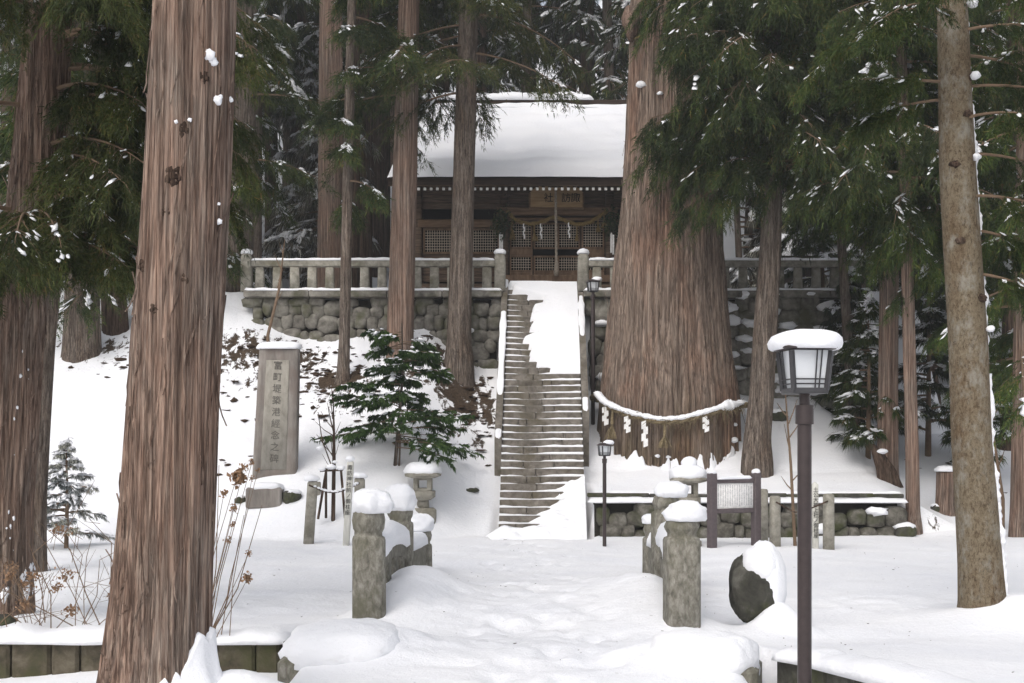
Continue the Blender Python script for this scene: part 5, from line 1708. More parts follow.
# ------------------------------------------------------------------ stone bridge
def bridge():
    t = thing('stone_bridge', 'old snow-covered stone bridge with capped posts and low arched railings', 'bridge', (.12, 10.6, -1.6))
    def post(px, Y, w, py_neck, py_top, py_base, seed, cap=(1.15, .8), lean=0.0, capoff=(.25, 0)):
        x = X(px, Y); zn, zt, zb = Zp(py_neck, Y), Zp(py_top, Y), Zp(py_base, Y)
        r = w / 2 / F * Y
        m = MB().loft((x, Y, zb - .35), [(0, r, r, 3.6), (zn - zb + .33, r * .98, r * .98, 3.6), (zn - zb + .352, r * .93, r * .93, 3.2), (zn - zb + .365, r * .80, r * .80, 2.4), (zn - zb + .39, r * .80, r * .80, 2.2),
                      (zn - zb + .42, r * .93, r * .93, 2), (zn - zb + .35 + (zt - zn) * .55, r * 1.0, r * 1.0, 2), (zt - zb + .33, r * .86, r * .86, 2), (zt - zb + .35, r * .6, r * .6, 2)], 32, noise=.010, seed=seed, lean=(lean, 0), nf=7, rot=.12)
        p = m.build('post', M['stone'], t)
        c = MB().blob((x + r * capoff[0], Y, zt + .0 + r * .18), (r * cap[0], r * cap[0], r * cap[1]), power=2.15, noise=.24, nf=2.1, seed=seed + 1, n=36, flat=-.55)
        c.build('snow_cap', M['snow'], p)
    post(369, 10.4, 34, 537, 507, 618, 1, (1.22, .95), 0, (.15, 0))
    post(400, 13.1, 27, 522, 503, 590, 2, (1.3, 1.3), 0, (-.1, 0))
    post(420.5, 14.8, 23, 545, 527, 580, 3, (1.25, .95), 0, (-.05, 0))
    post(682, 9.9, 35, 538, 517, 628, 4, (1.22, .72), 0, (.2, 0))
    post(666, 13.1, 28, 512, 494, 590, 5, (1.2, .75), 0, (.4, 0))
    post(654, 14.8, 22, 538, 522, 583, 6, (1.0, .6), 0, (-.1, 0))
    for px0, Y0, px1, Y1, sd in ((369, 10.4, 400, 13.1, 1), (682, 9.9, 666, 13.1, 2)):
        x0, x1 = X(px0, Y0), X(px1, Y1)
        n = 40
        rl, sn = MB(), MB()
        V, Vs = [], []
        hw = .085
        for i in range(n):
            f = i / (n - 1)
            x, y = x0 + (x1 - x0) * f, Y0 + .12 + (Y1 - Y0 - .24) * f
            zt = -1.02 + .10 * math.sin(f * math.pi) - .10 * f
            V += [(x - hw, y, zt), (x + hw, y, zt), (x + hw, y, zt - .17), (x - hw, y, zt - .17)]
        q = [(4 * i + j, 4 * i + 4 + j, 4 * i + 4 + (j + 1) % 4, 4 * i + (j + 1) % 4) for i in range(n - 1) for j in range(4)]
        rl.add(np.array(V), np.array(q + [(0, 1, 2, 3), (4 * n - 1, 4 * n - 2, 4 * n - 3, 4 * n - 4)]))
        for f in (.1, .37, .63, .9):
            x, y = x0 + (x1 - x0) * f, Y0 + .12 + (Y1 - Y0 - .24) * f
            rl.box((x, y, -1.38), (.15, .26, .56), bevel=.02)
        rl.box(((x0 + x1) / 2, (Y0 + Y1) / 2, -1.55), (.2, Y1 - Y0 - .3, .22), bevel=.02, rot=math.atan2(-(x1 - x0), Y1 - Y0))
        r = rl.build('railing', M['stone'], t, auto=40)
        nv = 12
        for i in range(n):
            f = i / (n - 1)
            x, y = x0 + (x1 - x0) * f, Y0 + .12 + (Y1 - Y0 - .24) * f
            zt = -1.02 + .10 * math.sin(f * math.pi) - .10 * f
            e = min(1, min(f, 1 - f) * 9 + .25) ** .5
            for j in range(nv):
                a = math.pi * 1.25 - j / (nv - 1) * math.pi * 1.5
                rr = 1 + .22 * fbm(f * 5, math.cos(a), math.sin(a), 3, sd + 20)
                Vs.append((x + math.cos(a) * .145 * rr * e, y, zt + .035 + max(-.09, math.sin(a) * .17) * rr * e))
        qs = [(i * nv + j, i * nv + j + 1, (i + 1) * nv + j + 1, (i + 1) * nv + j) for i in range(n - 1) for j in range(nv - 1)]
        sn.add(np.array(Vs), [np.array(qs), np.array([list(range(nv)), list(range(n * nv - 1, (n - 1) * nv - 1, -1))])])
        sn.build('snow', M['snow'], r)
    # short flaring parapets beyond the far posts
    for px0, Y0, px1, Y1, sd in ((400, 13.1, 420.5, 14.8, 3), (666, 13.1, 654, 14.8, 4)):
        x0, x1 = X(px0, Y0), X(px1, Y1)
        b = MB().box(((x0 + x1) / 2, (Y0 + Y1) / 2, -1.50), (.17, Y1 - Y0 - .2, .55), bevel=.03, rot=math.atan2(-(x1 - x0), Y1 - Y0))
        r = b.build('railing', M['stone'], t, auto=40)
        s = MB(); snow_strip(s, (x0, Y0 + .1, -1.215), (x1, Y1 - .1, -1.25), .24, .15, sd)
        s.build('snow', M['snow'], r)
    # end blocks that stand out of the snow at the near corners
    for (c, sz, rt) in (((-1.43, 8.62, -1.72), (.42, .66, .42), .05), ((1.52, 8.25, -1.70), (.36, .5, .36), -.28)):
        b = MB().box(c, sz, bevel=.035, rot=rt)
        o = b.build('end_block', M['stone'], t, auto=40)
        s = MB().blob((c[0] - .55 * sz[0] * np.sign(c[0]), c[1] + .05, c[2] + sz[2] / 2 + .005), (sz[0] * 1.05, sz[1] * .72, .20), power=2.5, noise=.16, nf=2.4, seed=int(sz[0] * 100), n=40, flat=-.75)
        s.build('snow_cap', M['snow'], o)
    return t
bridge()

# stream bank walls
def bank_wall(label, pts, ztop, zbot, seed, mat, snow_h=.0):
    rng = np.random.default_rng(seed)
    (xa, ya), (xb, yb) = pts
    L = math.hypot(xb - xa, yb - ya)
    ang = math.atan2(yb - ya, xb - xa)
    t = thing('bank_wall', label, 'wall', ((xa + xb) / 2, (ya + yb) / 2, zbot))
    m = MB(); d = 0
    while d < L - .04:
        l = min(rng.uniform(.18, .34), L - d)
        x = xa + math.cos(ang) * (d + l / 2); y = ya + math.sin(ang) * (d + l / 2)
        m.box((x, y, (ztop + zbot) / 2 + rng.normal(0, .008)), (l - .012, .30 + rng.normal(0, .015), ztop - zbot), bevel=.022, rot=ang + rng.normal(0, .03))
        d += l
    m.build('blocks', mat, t, auto=40)
    s = MB(); nx, ny = -math.sin(ang), math.cos(ang)
    off = .0
    snow_strip(s, (xa + nx * off, ya + ny * off, ztop - .01), (xb + nx * off, yb + ny * off, ztop - .01), .40, .085, seed, lump=.6)
    s.build('snow', M['snow'], t)
bank_wall('mossy squared-block bank wall of the stream, left of the bridge', ((-7.5, 9.08), (-1.66, 9.02)), -1.485, -1.95, 3, M['bankstone'])
bank_wall('dark mossy bank wall of the stream, right of the bridge behind the street lamp', ((1.93, 8.28), (2.75, 6.6)), -1.47, -1.95, 7, M['mossrock'])

# ------------------------------------------------------------------ street lamps
def street_lamp(label, base, head_z, s, post_r, cap=True, rot=.0, group=None, dark=False):
    bx, by, bz = base
    t = thing('street_lamp', label, 'street lamp', base, group)
    hz = head_z                          # bottom of the lantern box
    p = MB().loft((bx, by, bz - .3), [(0, post_r, post_r), (hz - bz + .3 - .27 * s, post_r, post_r), (hz - bz + .3 - .265 * s, post_r * 1.28, post_r * 1.28), (hz - bz + .3 - .10 * s, post_r * 1.28, post_r * 1.28),
                   (hz - bz + .3 - .095 * s, post_r * .75, post_r * .75), (hz - bz + .3, post_r * .75, post_r * .75)], 20)
    p.build('post', M['metal'], t, auto=40)
    # tapered box: bottom half-width b, top half-width a, height h
    b, a, h = .147 * s, .184 * s, .385 * s
    fr = MB()
    fr.box((bx, by, hz + .025 * s), (2 * b + .03 * s, 2 * b + .03 * s, .05 * s), bevel=.006 * s, rot=rot)
    ca, sa = math.cos(rot), math.sin(rot)
    W = lambda x, y, z: (bx + x * ca - y * sa, by + x * sa + y * ca, hz + z)
    for sx in (-1, 1):
        for sy in (-1, 1):
            q = np.array([W(sx * b, sy * b, .03 * s), W(sx * (a - .004), sy * (a - .004), h - .012 * s)])
            fr.tube(q, .026 * s, 4)
    for k in range(4):
        d = ((0, -1), (1, 0), (0, 1), (-1, 0))[k]
        e = (-d[1], d[0])
        def F_(u, v):
            hw = b + (a - b) * v
            return W(d[0] * (hw + .002) + e[0] * u * hw, d[1] * (hw + .002) + e[1] * u * hw, .04 * s + (h - .04 * s) * v)
        for u in ((.28, .52) if k == 0 else (-.52, -.28)):
            fr.tube([F_(u, 0), F_(u, 1)], .0065 * s, 4)
        for v in (.13, .25):
            fr.tube([F_(-1, v), F_(1, v)], .0065 * s, 4)
    fr.build('frame', M['lampframe'], t, auto=40)
    g = MB()
    V = []
    for hw, z in ((b - .012 * s, .045 * s), (a - .012 * s, h - .005)):
        for sx, sy in ((-1, -1), (1, -1), (1, 1), (-1, 1)):
            V.append(W(sx * hw, sy * hw, z))
    g.add(np.array(V), np.array([(k, (k + 1) % 4, 4 + (k + 1) % 4, 4 + k) for k in range(4)] + [(3, 2, 1, 0), (4, 5, 6, 7)]))
    g.build('pane', M['glass'], t, smooth=False)
    rf = MB().loft((bx, by, hz + h), [(0, .235 * s, .235 * s, 5), (.012 * s, .252 * s, .252 * s, 5), (.026 * s, .252 * s, .252 * s, 5), (.10 * s, .14 * s, .14 * s, 5)], 32, rot=rot)
    r = rf.build('lamp_roof', M['metal'], t, auto=40)
    if cap:
        c = MB().blob((bx + .012 * s, by, hz + h + .065 * s), ((.315) * s, .315 * s, .122 * s), power=2.35, noise=.10, nf=1.5, seed=5, n=40, rot=rot, flat=-.5)
        c.build('snow_cap', M['snow'], r)
    else:
        c = MB().blob((bx + .16 * s, by, hz + h + .10 * s), (.20 * s, .2 * s, .12 * s), noise=.25, seed=6, n=14, flat=-.5)
        c.build('snow_cap', M['snow'], r)
LY = 7.0
zb_ = -1.79
street_lamp('big brown street lamp in the right foreground with a thick snow cushion on its roof', (X(804.5, LY), LY, zb_), Zp(394, LY), .66, .041, True, .10)
y_ = 18.7
street_lamp('small lamp on a thin post in front of the low rubble wall, near the stair', (X(604.5, y_), y_, float(H(X(604.5, y_), y_))), Zp(456, y_), .42, .030, False, .4)
y_ = 24.3
street_lamp('dark lamp beside the upper stair, left of the giant cedar', (X(593, y_), y_, float(H(X(593, y_), y_))), Zp(292, y_), .52, .04, False, .3)

# ------------------------------------------------------------------ stone lanterns
def stone_lantern(label, x, y, zb, zroof, w, seed, shaft=True):
    t = thing('stone_lantern', label, 'lantern', (x, y, zb), 'small snow-capped stone lanterns')
    rw = w / 2
    fb = zroof - .23                       # firebox floor
    m = MB()
    m.loft((x, y, zb - .25), [(0, rw * .75, rw * .75, 4), (.32, rw * .75, rw * .75, 4), (.36, rw * .6, rw * .6, 4)], 20, noise=.008, seed=seed)
    m.build('base', M['fence'], t)
    if fb - .16 > zb + .12:
        MB().loft((x, y, zb + .1), [(0, rw * .36, rw * .36, 4), (fb - zb - .24, rw * .32, rw * .32, 4)], 16, noise=.006, seed=seed).build('shaft', M['fence'], t)
    MB().loft((x, y, fb - .16), [(0, rw * .42, rw * .42, 5), (.05, rw * .68, rw * .68, 5), (.15, rw * .68, rw * .68, 5), (.16, rw * .62, rw * .62, 5)], 20, noise=.005).build('platform', M['fence'], t)
    fbx = MB()
    for sx in (-1, 1):
        for sy in (-1, 1):
            fbx.box((x + sx * rw * .38, y + sy * rw * .38, fb + .115), (rw * .26, rw * .26, .22), bevel=.008)
    fbx.box((x, y, fb + .02), (rw * .98, rw * .98, .05), bevel=.006); fbx.box((x, y, fb + .205), (rw * .98, rw * .98, .05), bevel=.006)
    fbx.build('firebox', M['fence'], t, auto=40)
    r = MB().loft((x, y, zroof - .02), [(0, rw * .62, rw * .62, 5), (.035, rw * 1.0, rw * 1.0, 5), (.075, rw * 1.03, rw * 1.03, 4), (.15, rw * .55, rw * .55, 3), (.2, rw * .2, rw * .2, 2)], 28, noise=.008, seed=seed).build('roof', M['fence'], t)
    MB().blob((x, y, zroof + .10), (rw * 1.06, rw * 1.0, .17), power=2.5, noise=.12, seed=seed, n=28, flat=-.28).build('snow_cap', M['snow'], r)
y_ = 20.3
stone_lantern('small stone lantern with snow roof, standing below the evergreen shrub', X(423, y_), y_, float(H(X(423, y_), y_)) - .12, Zp(477, y_), .60, 3)
y_ = 18.6
stone_lantern('small stone lantern with snow roof, behind the right bridge posts near the notice board', X(688, y_), y_, float(H(X(688, y_), y_)), Zp(482, y_), .54, 7)
MB().blob(P(689, 463, y_), (.13, .13, .10), noise=.15, n=18, seed=4).build('knob_snow', M['snow'], bpy.data.objects['stone_lantern.001'])
MB().loft(P(689, 474, y_), [(0, .06, .06), (.08, .09, .09), (.14, .05, .05)], 14).build('knob', M['fence'], bpy.data.objects['stone_lantern.001'])

# ------------------------------------------------------------------ notice board
def notice_board():
    xa, ya, xb, yb = X(712, 18.2), 18.2, X(756, 18.55), 18.55
    za = float(H(xa, ya)); zt = Zp(473, 18.2)
    ang = math.atan2(yb - ya, xb - xa)
    t = thing('notice_board', 'brown wooden notice board with a white panel of small writing', 'notice board', ((xa + xb) / 2, (ya + yb) / 2, za))
    for x, y in ((xa, ya), (xb, yb)):
        MB().box((x, y, (za + zt) / 2 - .1), (.12, .12, zt - za + .2), bevel=.012, rot=ang).build('post', M['board'], t, auto=40)
    L = math.hypot(xb - xa, yb - ya)
    cx, cy = (xa + xb) / 2, (ya + yb) / 2
    z1, z0 = Zp(483, 18.35), Zp(508.5, 18.35)
    for z in (z1 + .035, z0 - .035):
        MB().box((cx, cy, z), (L - .122, .075, .07), bevel=.008, rot=ang).build('rail', M['board'], t, auto=40)
    pnl = MB().box((cx, cy, (z0 + z1) / 2), (L - .124, .03, z1 - z0), bevel=.003, rot=ang).build('panel', M['paper'], t)
    w = MB(); rng = np.random.default_rng(9)
    n = 15
    for k in range(n):
        u = (k / (n - 1) - .5) * (L - .21)
        top = z1 - .035 - (.0 if k < 13 else .02)
        z = top
        while z > z0 + .04 + (.1 if k in (1, 7) else 0) * rng.random():
            l = rng.uniform(.010, .018)
            wd = .009 if k < 13 else .016
            w.box((cx + math.cos(ang) * u + math.sin(ang) * .018, cy + math.sin(ang) * u - math.cos(ang) * .018, z), (wd, .003, l), bevel=.0005, rot=ang)
            z -= l + rng.uniform(.004, .008)
    w.build('lettering', M['graytext'], pnl, smooth=False)
    s = MB()
    snow_strip(s, (xa + .07, ya + .01, z1 + .07), (xb - .07, yb - .01, z1 + .07), .11, .055, 4, lump=.5)
    s.blob((xa, ya, zt + .01), (.07, .07, .035), noise=.2, n=14); s.blob((xb, yb, zt + .01), (.07, .07, .05), noise=.2, n=14, seed=3)
    s.build('snow', M['snow'], t)
M['graytext'] = plain("grey_lettering", (.36, .36, .37), .8)
notice_board()

# ------------------------------------------------------------------ posts and sign stakes
def stone_post(label, px, py0, py1, Y, w, seed, lean=0.0, snow=False, mat=None):
    x = X(px, Y); zt = Zp(py0, Y); zb = Zp(py1, Y); r = w / 2 / F * Y
    t = thing('stone_post', label, 'post', (x, Y, zb))
    MB().loft((x - .15 * lean, Y, zb - .4), [(0, r, r, 4), (zt - zb + .37, r * .98, r * .98, 4), (zt - zb + .40, r * .8, r * .8, 3)], 20, noise=.008, seed=seed, lean=(lean, 0), rot=.3).build('shaft', mat or M['fence'], t)
    if snow:
        MB().blob((x + lean * (zt - zb), Y, zt + .03), (r * 1.5, r * 1.4, r * .9), noise=.2, n=18, seed=seed, flat=-.4).build('snow_cap', M['snow'], t)
stone_post('leaning granite post at the left corner of the sapling enclosure', 308.5, 481, 527, 18.9, 10.5, 1, .07, True)
stone_post('granite post at the right corner of the sapling enclosure, behind the bridge post', 359.5, 478, 522, 19.3, 10, 2, .0, True)
stone_post('shaded granite post at the back of the sapling enclosure', 316, 482, 514, 20.4, 7, 3, .03)
stone_post('squat grey-green granite post right of the notice board', 775, 496, 547, 18.4, 10, 4)
stone_post('tall pale granite post right of the big street lamp', 828.5, 494, 550, 18.2, 10, 5)
stone_post('dark granite post directly behind the notice board', 764, 489, 540, 19.3, 7, 6)

def sign_stake(label, text, px_t, px_b, py0, py1, Y, w, snow):
    x = X(px_b, Y); zt = Zp(py0, Y); zb = Zp(py1, Y); ln = (X(px_t, Y) - x) / (zt - zb)
    hw = w / 2 / F * Y
    t = thing('sign_stake', label, 'sign', (x, Y, zb))
    MB().loft((x - .3 * ln, Y, zb - .5), [(0, hw, hw, 8), (zt - zb + .46, hw, hw, 8), (zt - zb + .5, hw * .3, hw * .3, 4)], 24, lean=(ln, 0)).build('stake', M['whitewood'], t)
    n = len(text)
    for k, ch in enumerate(text):
        z = zt - .12 - k * (zt - zb - .26) / (n - .4)
        text_mesh(ch, .082, M['ink'], 'lettering', t, (x + (z - zb + .2) * ln, Y - hw - .004, z), extrude=.002)
    if snow:
        MB().blob((X(px_t, Y), Y, zt + .02), (hw * 1.4, hw * 1.4, hw * 1.1), noise=.2, n=14).build('snow_cap', M['snow'], t)
M['whitewood'] = noisy("white_wood", [(.3, (.42, .41, .36)), (.5, (.56, .55, .50)), (.7, (.66, .65, .61))], 9, stretch=(1, 1, .25), bstr=.15)
sign_stake('white lettered wooden stake in front of the staked sapling, left of the bridge', '諏訪神社前ノ御柱座', 350, 346.5, 460, 525, 18.7, 6.5, True)
sign_stake('white lettered wooden stake beside the pale granite post at right', '土公大神上社ノ御柱座', 815, 815.5, 482, 548, 18.3, 6, False)

def hang_line(label, pts, r, mat, snow=False):
    t = thing('barrier_rope', label, 'rope', pts[len(pts) // 2])
    p = np.array(pts, float); f = np.linspace(0, 1, 30); k = np.linspace(0, 1, len(p))
    q = np.stack([np.interp(f, k, p[:, j]) for j in range(3)], 1)
    for _ in range(4): q[1:-1] = (q[:-2] + 2 * q[1:-1] + q[2:]) / 4
    MB().tube(q, r, 6).build('line', mat, t)
    if snow:
        s = MB()
        for i in range(3, 28, 2):
            s.blob(q[i] + [0, 0, r * 1.2], (.04, .02, .02), noise=.4, n=8, seed=i)
        s.build('snow', M['snow'], t)
hang_line('slack dark rope strung between the granite posts of the sapling enclosure', [P(309, 485, 18.8), P(322, 491, 18.9), P(335, 493, 18.9), P(350, 488, 19.0), P(359, 483, 19.2)], .014, M['darkbark'], True)
hang_line('short slack rope between the big lamp and the pale granite post', [P(776, 502, 18.3), P(795, 513, 18.2), P(812, 508, 18.15), P(828, 501, 18.1)], .013, M['darkbark'], False)

# sapling tied to slanting stakes inside the enclosure
def staked_sapling():
    Y = 19.7
    x = X(333, Y); zb = float(H(x, Y))
    t = thing('staked_sapling', 'bare dark sapling propped by slanting stakes inside the granite posts', 'young tree', (x, Y, zb))
    MB().tube([(x, Y, zb - .1), P(334, 460, Y), P(334, 430, Y), P(333, 398, Y)], [.035, .03, .018, .008], 8).build('trunk', M['darkbark'], t)
    for a, b in (((318, 513), (327, 466)), ((345, 512), (341, 470)), ((326, 512), (326, 470))):
        MB().tube([P(a[0], a[1], Y - .15) - np.array([0, 0, .1]), P(b[0], b[1], Y - .05)], .022, 6).build('stake', M['darkbark'], t)
    MB().tube([P(320, 471, Y - .08), P(343, 470, Y - .08)], .018, 6).build('crossbar', M['darkbark'], t)
    tw = MB(); rng = np.random.default_rng(5)
    for k in range(16):
        p = P(333 + rng.normal(0, .6), rng.uniform(400, 470), Y)
        d = rng.normal(0, .12, 3); d[2] = abs(d[2]) + .12
        tw.tube([p, p + d * .6, p + d * 1.2 + [0, 0, .05]], [.008, .006, .003], 4)
    tw.tube([P(333, 470, Y), P(322, 440, Y), P(318, 412, Y)], [.012, .01, .006], 5)
    tw.build('twigs', M['darkbark'], t)
    s = MB()
    for px, py, r in ((331, 467, .07), (341, 468, .06), (322, 469, .05), (335, 462, .035), (320, 448, .05)):
        s.blob(P(px, py, Y - .08), (r * 1.2, r, r * .7), noise=.3, n=12, seed=px)
    s.build('snow', M['snow'], t)
staked_sapling()

# bare thin saplings in front of the low wall
def bare_sapling(label, px, py0, py1, Y, seed, h, r0=.022, lean=0.0, forks=6):
    rng = np.random.default_rng(seed)
    x = X(px, Y); zb = Zp(py1, Y); zt = Zp(py0, Y)
    t = thing('bare_sapling', label, 'young tree', (x, Y, zb))
    m = MB()
    mid = (x + lean * .6 + .03, Y, zb + (zt - zb) * .5)
    m.tube([(x, Y, zb - .6), (x, Y, zb), mid, (x + lean, Y, zt)], [r0, r0, r0 * .75, r0 * .3], 7)
    for k in range(forks):
        f = .25 + .65 * (k + rng.random()) / forks
        p = np.array([x + lean * f + .02, Y, zb + (zt - zb) * f])
        d = np.array([rng.choice([-1, 1]) * rng.uniform(.1, .3), rng.normal(0, .1), rng.uniform(.25, .6)]) * (1 - f * .4) * h
        m.tube([p, p + d * .5 + [0, 0, -.02], p + d], [r0 * .4, r0 * .3, r0 * .12], 5)
    m.build('stem', M['twig'], t)
bare_sapling('bare thin sapling rising in front of the low rubble wall, left of the big lamp', 795, 385, 545, 18.7, 5, 1.0, .03, -.16)
bare_sapling('bare crooked sapling on the snow right of the fir trunk', 1003, 405, 500, 20.5, 6, .7, .03, -.25, 3)
bare_sapling('bare thin sapling against the left end of the balustrade', 268, 240, 335, 25.0, 7, .8, .035, .35, 5)

# ------------------------------------------------------------------ boulder, stumps
Y = 10.3
p = P(759, 618, Y)
t = thing('boulder', 'dark mossy upright boulder half under snow, right of the bridge', 'boulder', p)
MB().blob((X(753, Y), Y + .05, Zp(590, Y)), (.185, .2, .29), power=2.5, noise=.28, nf=1.4, seed=12, n=40).build('stone', M['mossrock'], t)
s = MB().blob((X(768, Y), Y + .12, Zp(583, Y)), (.18, .26, .36), power=2.0, noise=.12, nf=2.2, seed=13, n=48)
s.blob((X(761, Y), Y + .05, Zp(566, Y)), (.165, .2, .185), power=2.1, noise=.10, seed=14, n=32)
s.build('snow_cap', M['snow'], t)

Y = 21.3
p = P(947, 497, Y)
p[2] = float(H(p[0], Y))
t = thing('tree_stump', 'sawn tree stump with a flat cap of snow, behind the fir at right', 'stump', p)
mb = MB(); trunk_mesh(mb, [(p[0], Y, p[2] - .2, .20), (p[0], Y, Zp(472, Y), .18)], 48, .04, .05, 3, .05, 10, 8, .15, .2)
mb.build('trunk', M['cedar'], t)
MB().blob((p[0], Y, Zp(470, Y)), (.21, .20, .08), power=2.6, noise=.12, n=24, flat=-.3).build('snow_cap', M['snow'], t)
Y = 22.2
p = P(886, 486, Y)
p[2] = float(H(p[0], Y)) + .02
t = thing('rotten_stump', 'dark rotten leaning stump at the foot of the brown path cedar', 'stump', p)
mb = MB(); trunk_mesh(mb, [(p[0] + .08, Y, p[2] - .15, .22), (p[0], Y, p[2] + .2, .18), (p[0] - .17, Y, p[2] + .52, .10), (p[0] - .25, Y, p[2] + .66, .03)], 40, .04, .25, 2.5, .12, 8, 9, .1, .2)
mb.build('trunk', M['darkbark'], t)
MB().blob((p[0] - .10, Y - .1, p[2] + .52), (.10, .08, .05), noise=.3, n=14).build('snow', M['snow'], t)

# ------------------------------------------------------------------ dead flower stalks and briars, left foreground
def stalks(name, label, roots, seed, n, span, heads, H_, Y):
    rng = np.random.default_rng(seed)
    p0 = np.array([roots[0], Y, float(H(roots[0], Y))])
    t = thing(name, label, 'shrub', p0)
    m, fl = MB(), MB()
    ends = []
    for k in range(n):
        b = p0 + np.array([rng.normal(0, span * .35), rng.normal(0, .18), -.08])
        a = rng.normal(0, .6)
        d = np.array([math.sin(a) + .0, rng.normal(0, .25), abs(math.cos(a))])
        L = H_ * rng.uniform(.6, 1.2)
        q = [b, b + d * L * .4, b + d * L * .75 + [rng.normal(0, .05), 0, 0], b + d * L + [np.sign(d[0]) * .08, 0, -.05 * L]]
        r = rng.uniform(.003, .0055)
        m.tube(q, [r, r * .85, r * .7, r * .4], 5)
        ends.append(q[-1])
        for _ in range(3):
            f = rng.uniform(.35, .95); c = b + d * L * f
            e = rng.normal(0, .16, 3); e[2] = abs(e[2]) * 1.2
            m.tube([c, c + e * .6, c + e], [r * .5, r * .4, r * .2], 4)
            if rng.random() < .5: ends.append(c + e)
    m.build('stems', M['twig'], t)
    rng.shuffle(ends)
    hd = ends[:heads] if len(ends) else []
    for c in hd:
        f = MB()
        k = 60
        o = c + rng.normal(0, 1, (k, 3)) * np.array([.03, .03, .022])
        V, Q, T = needles(rng, o, rng.normal(0, 1, (k, 3)), rng.uniform(.015, .03, k), rng.uniform(.012, .022, k))
        f.add(V, [Q, T]).build('flower_head', M['flower'], t)
stalks('dead_hydrangea', 'dead hydrangea stalks with brown papery heads right of the foreground cedar', (-1.88,), 5, 7, .15, 9, .75, 8.6) if False else None
def hydrangea():
    Y = 8.9
    b = np.array([X(222, Y), Y, -1.4])
    t = thing('dead_hydrangea', 'dead hydrangea stalks with brown papery heads right of the foreground cedar', 'shrub', b)
    m = MB(); rng = np.random.default_rng(3)
    b = np.array([X(205, Y), Y, -1.62])
    ends = [(237, 476, .055), (224, 493, .03), (233, 508, .03), (252, 462, .022), (252, 478, .018), (233, 524, .022), (249, 553, .02), (248, 578, .032), (228, 540, .022), (244, 467, .03), (258, 470, .015)]
    for px, py, r in ends:
        e = P(px, py, Y + rng.normal(0, .1))
        st = b + np.array([rng.normal(0, .05), 0, -.1])
        mid = st * .5 + e * .5 + np.array([-.05, 0, -.06])
        m.tube([st, mid, e], [.004, .0032, .002], 5)
    for px, py in ((262, 505), (244, 515), (219, 465), (240, 535)):
        e = P(px, py, Y); m.tube([b + [0, 0, .1], b * .5 + e * .5 + [.03, 0, -.05], e], [.005, .004, .002], 4)
    m.build('stems', M['twig'], t)
    for px, py, r in ends:
        c = P(px, py, Y); k = 90 if r > .03 else 40
        o = c + rng.normal(0, .5, (k, 3)) * r
        V, Q, T = needles(rng, o, rng.normal(0, 1, (k, 3)), rng.uniform(.5, .8, k) * r, rng.uniform(.4, .7, k) * r)
        MB().add(V, [Q, T]).build('flower_head', M['flower'], t)
hydrangea()
stalks('briar_thicket', 'tangle of bare brown stalks and arching briars between the left edge cedar and foreground cedar', (X(62, 9.6),), 9, 13, .55, 6, .85, 9.6)
stalks('briar_thicket', 'bare upright stalks close against the left side of the foreground cedar', (X(100, 9.3),), 12, 6, .12, 1, 1.15, 9.3)
stalks('briar_thicket', 'low bare stalks at the very left edge in front of the grooved cedar', (X(12, 9.4),), 15, 8, .3, 3, .6, 9.4)

# needles, bark crumbs and twiglets fallen on the snow
def debris():
    rng = np.random.default_rng(61)
    n = 650
    x = rng.uniform(-5, 7, n); y = 7 + 15 * rng.random(n) ** 1.3
    ok = ~((np.abs(x - .52) < .85) & (y > 20))
    x, y = x[ok], y[ok]
    z = H(x, y) + .003
    O = np.stack([x, y, z], 1); D = rng.normal(0, 1, O.shape); D[:, 2] = .05
    V, Q, T = needles(rng, O, D, rng.uniform(.006, .035, len(x)), rng.uniform(.002, .007, len(x)), 0)
    o = MB().add(V, [Q, T]).build('fallen_needles', M['litter'])
    o['kind'] = 'stuff'; o['label'] = 'fallen needles and bark crumbs scattered over the snow'
debris()

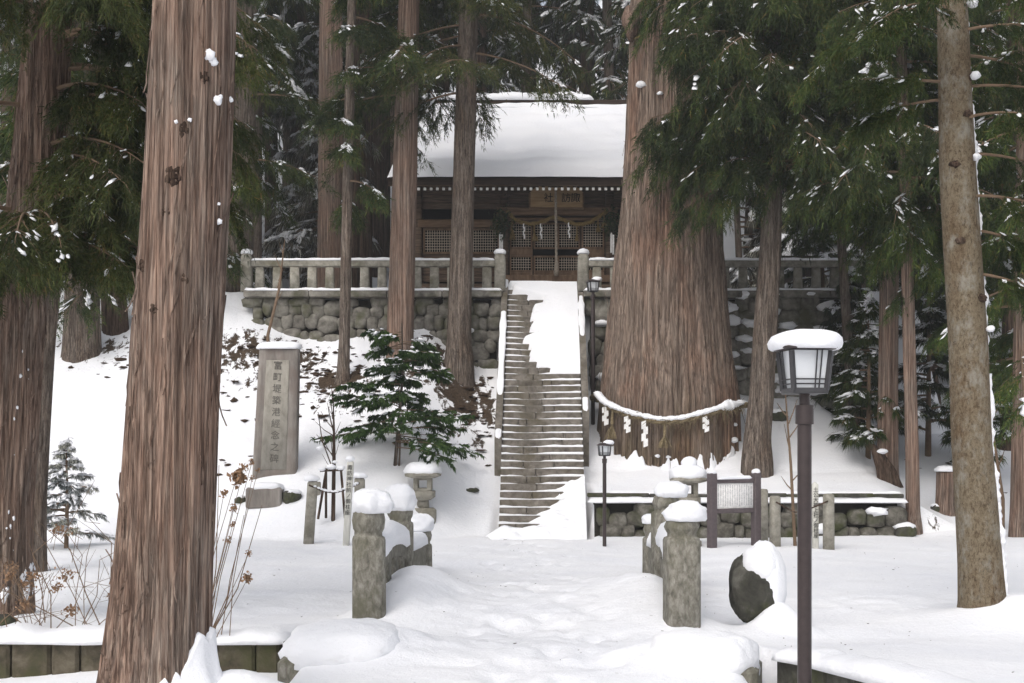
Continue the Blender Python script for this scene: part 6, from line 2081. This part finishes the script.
# leaf litter and twigs showing on the thin snow under the slope trees
def litter():
    rng = np.random.default_rng(6)
    mb = MB()
    P_ = []
    for (cx, cy, rx, ry, n) in ((-1.0, 24.4, .55, .8, 60), (-1.7, 25.1, 1.0, .4, 40), (-3.4, 24.3, .55, .45, 70), (-4.7, 25.0, .6, .5, 70), (-4.6, 23.4, .6, .4, 22), (-2.9, 22.8, .7, .5, 16), (-8.3, 24.7, 1.0, .5, 20), (8.4, 23.5, .8, 1.0, 14), (-5.2, 21.5, .6, .5, 10)):
        x = rng.normal(cx, rx, n); y = rng.normal(cy, ry, n)
        ok = (y < 25.7) & (x < -.35) | (x > 7)
        P_.append(np.stack([x[ok], y[ok]], 1))
    P_ = np.concatenate(P_)
    z = H(P_[:, 0], P_[:, 1])
    C = np.stack([P_[:, 0], P_[:, 1], z + .0], 1)
    A = rng.normal(0, 1, (len(C), 3)); A[:, 2] = 0
    V, Q, T = lumps(rng, C, A, rng.uniform(.02, .09, len(C)), .45)
    mb.add(V, [Q, T])
    o = mb.build('leaf_litter', M['litter'])
    o['kind'] = 'stuff'
    o['label'] = 'dark leaf litter and clods poking through thin snow'
litter()

# thin frosty air between the far trunks
def haze():
    x0, x1, y0, y1, z0, z1 = -108, 116, -24, 176, -3.2, 120
    V = [(x0, y0, z0), (x1, y0, z0), (x1, y1, z0), (x0, y1, z0), (x0, y0, z1), (x1, y0, z1), (x1, y1, z1), (x0, y1, z1)]
    me = make_mesh("haze", V, [(np.array([(3, 2, 1, 0), (4, 5, 6, 7), (0, 1, 5, 4), (1, 2, 6, 5), (2, 3, 7, 6), (3, 0, 4, 7)]), 0)], [], False)
    m = bpy.data.materials.new("haze_air"); m.use_nodes = True
    nt = m.node_tree; nt.nodes.remove(nt.nodes["Principled BSDF"])
    v = nt.nodes.new("ShaderNodeVolumePrincipled")
    v.inputs["Color"].default_value = (.92, .94, .97, 1)
    v.inputs["Density"].default_value = 0.0016
    nt.links.new(v.outputs[0], nt.nodes["Material Output"].inputs["Volume"])
    me.materials.append(m)
    o = link("haze", me); o['kind'] = 'stuff'; o['label'] = 'thin frosty haze in the air of the forest'
haze()
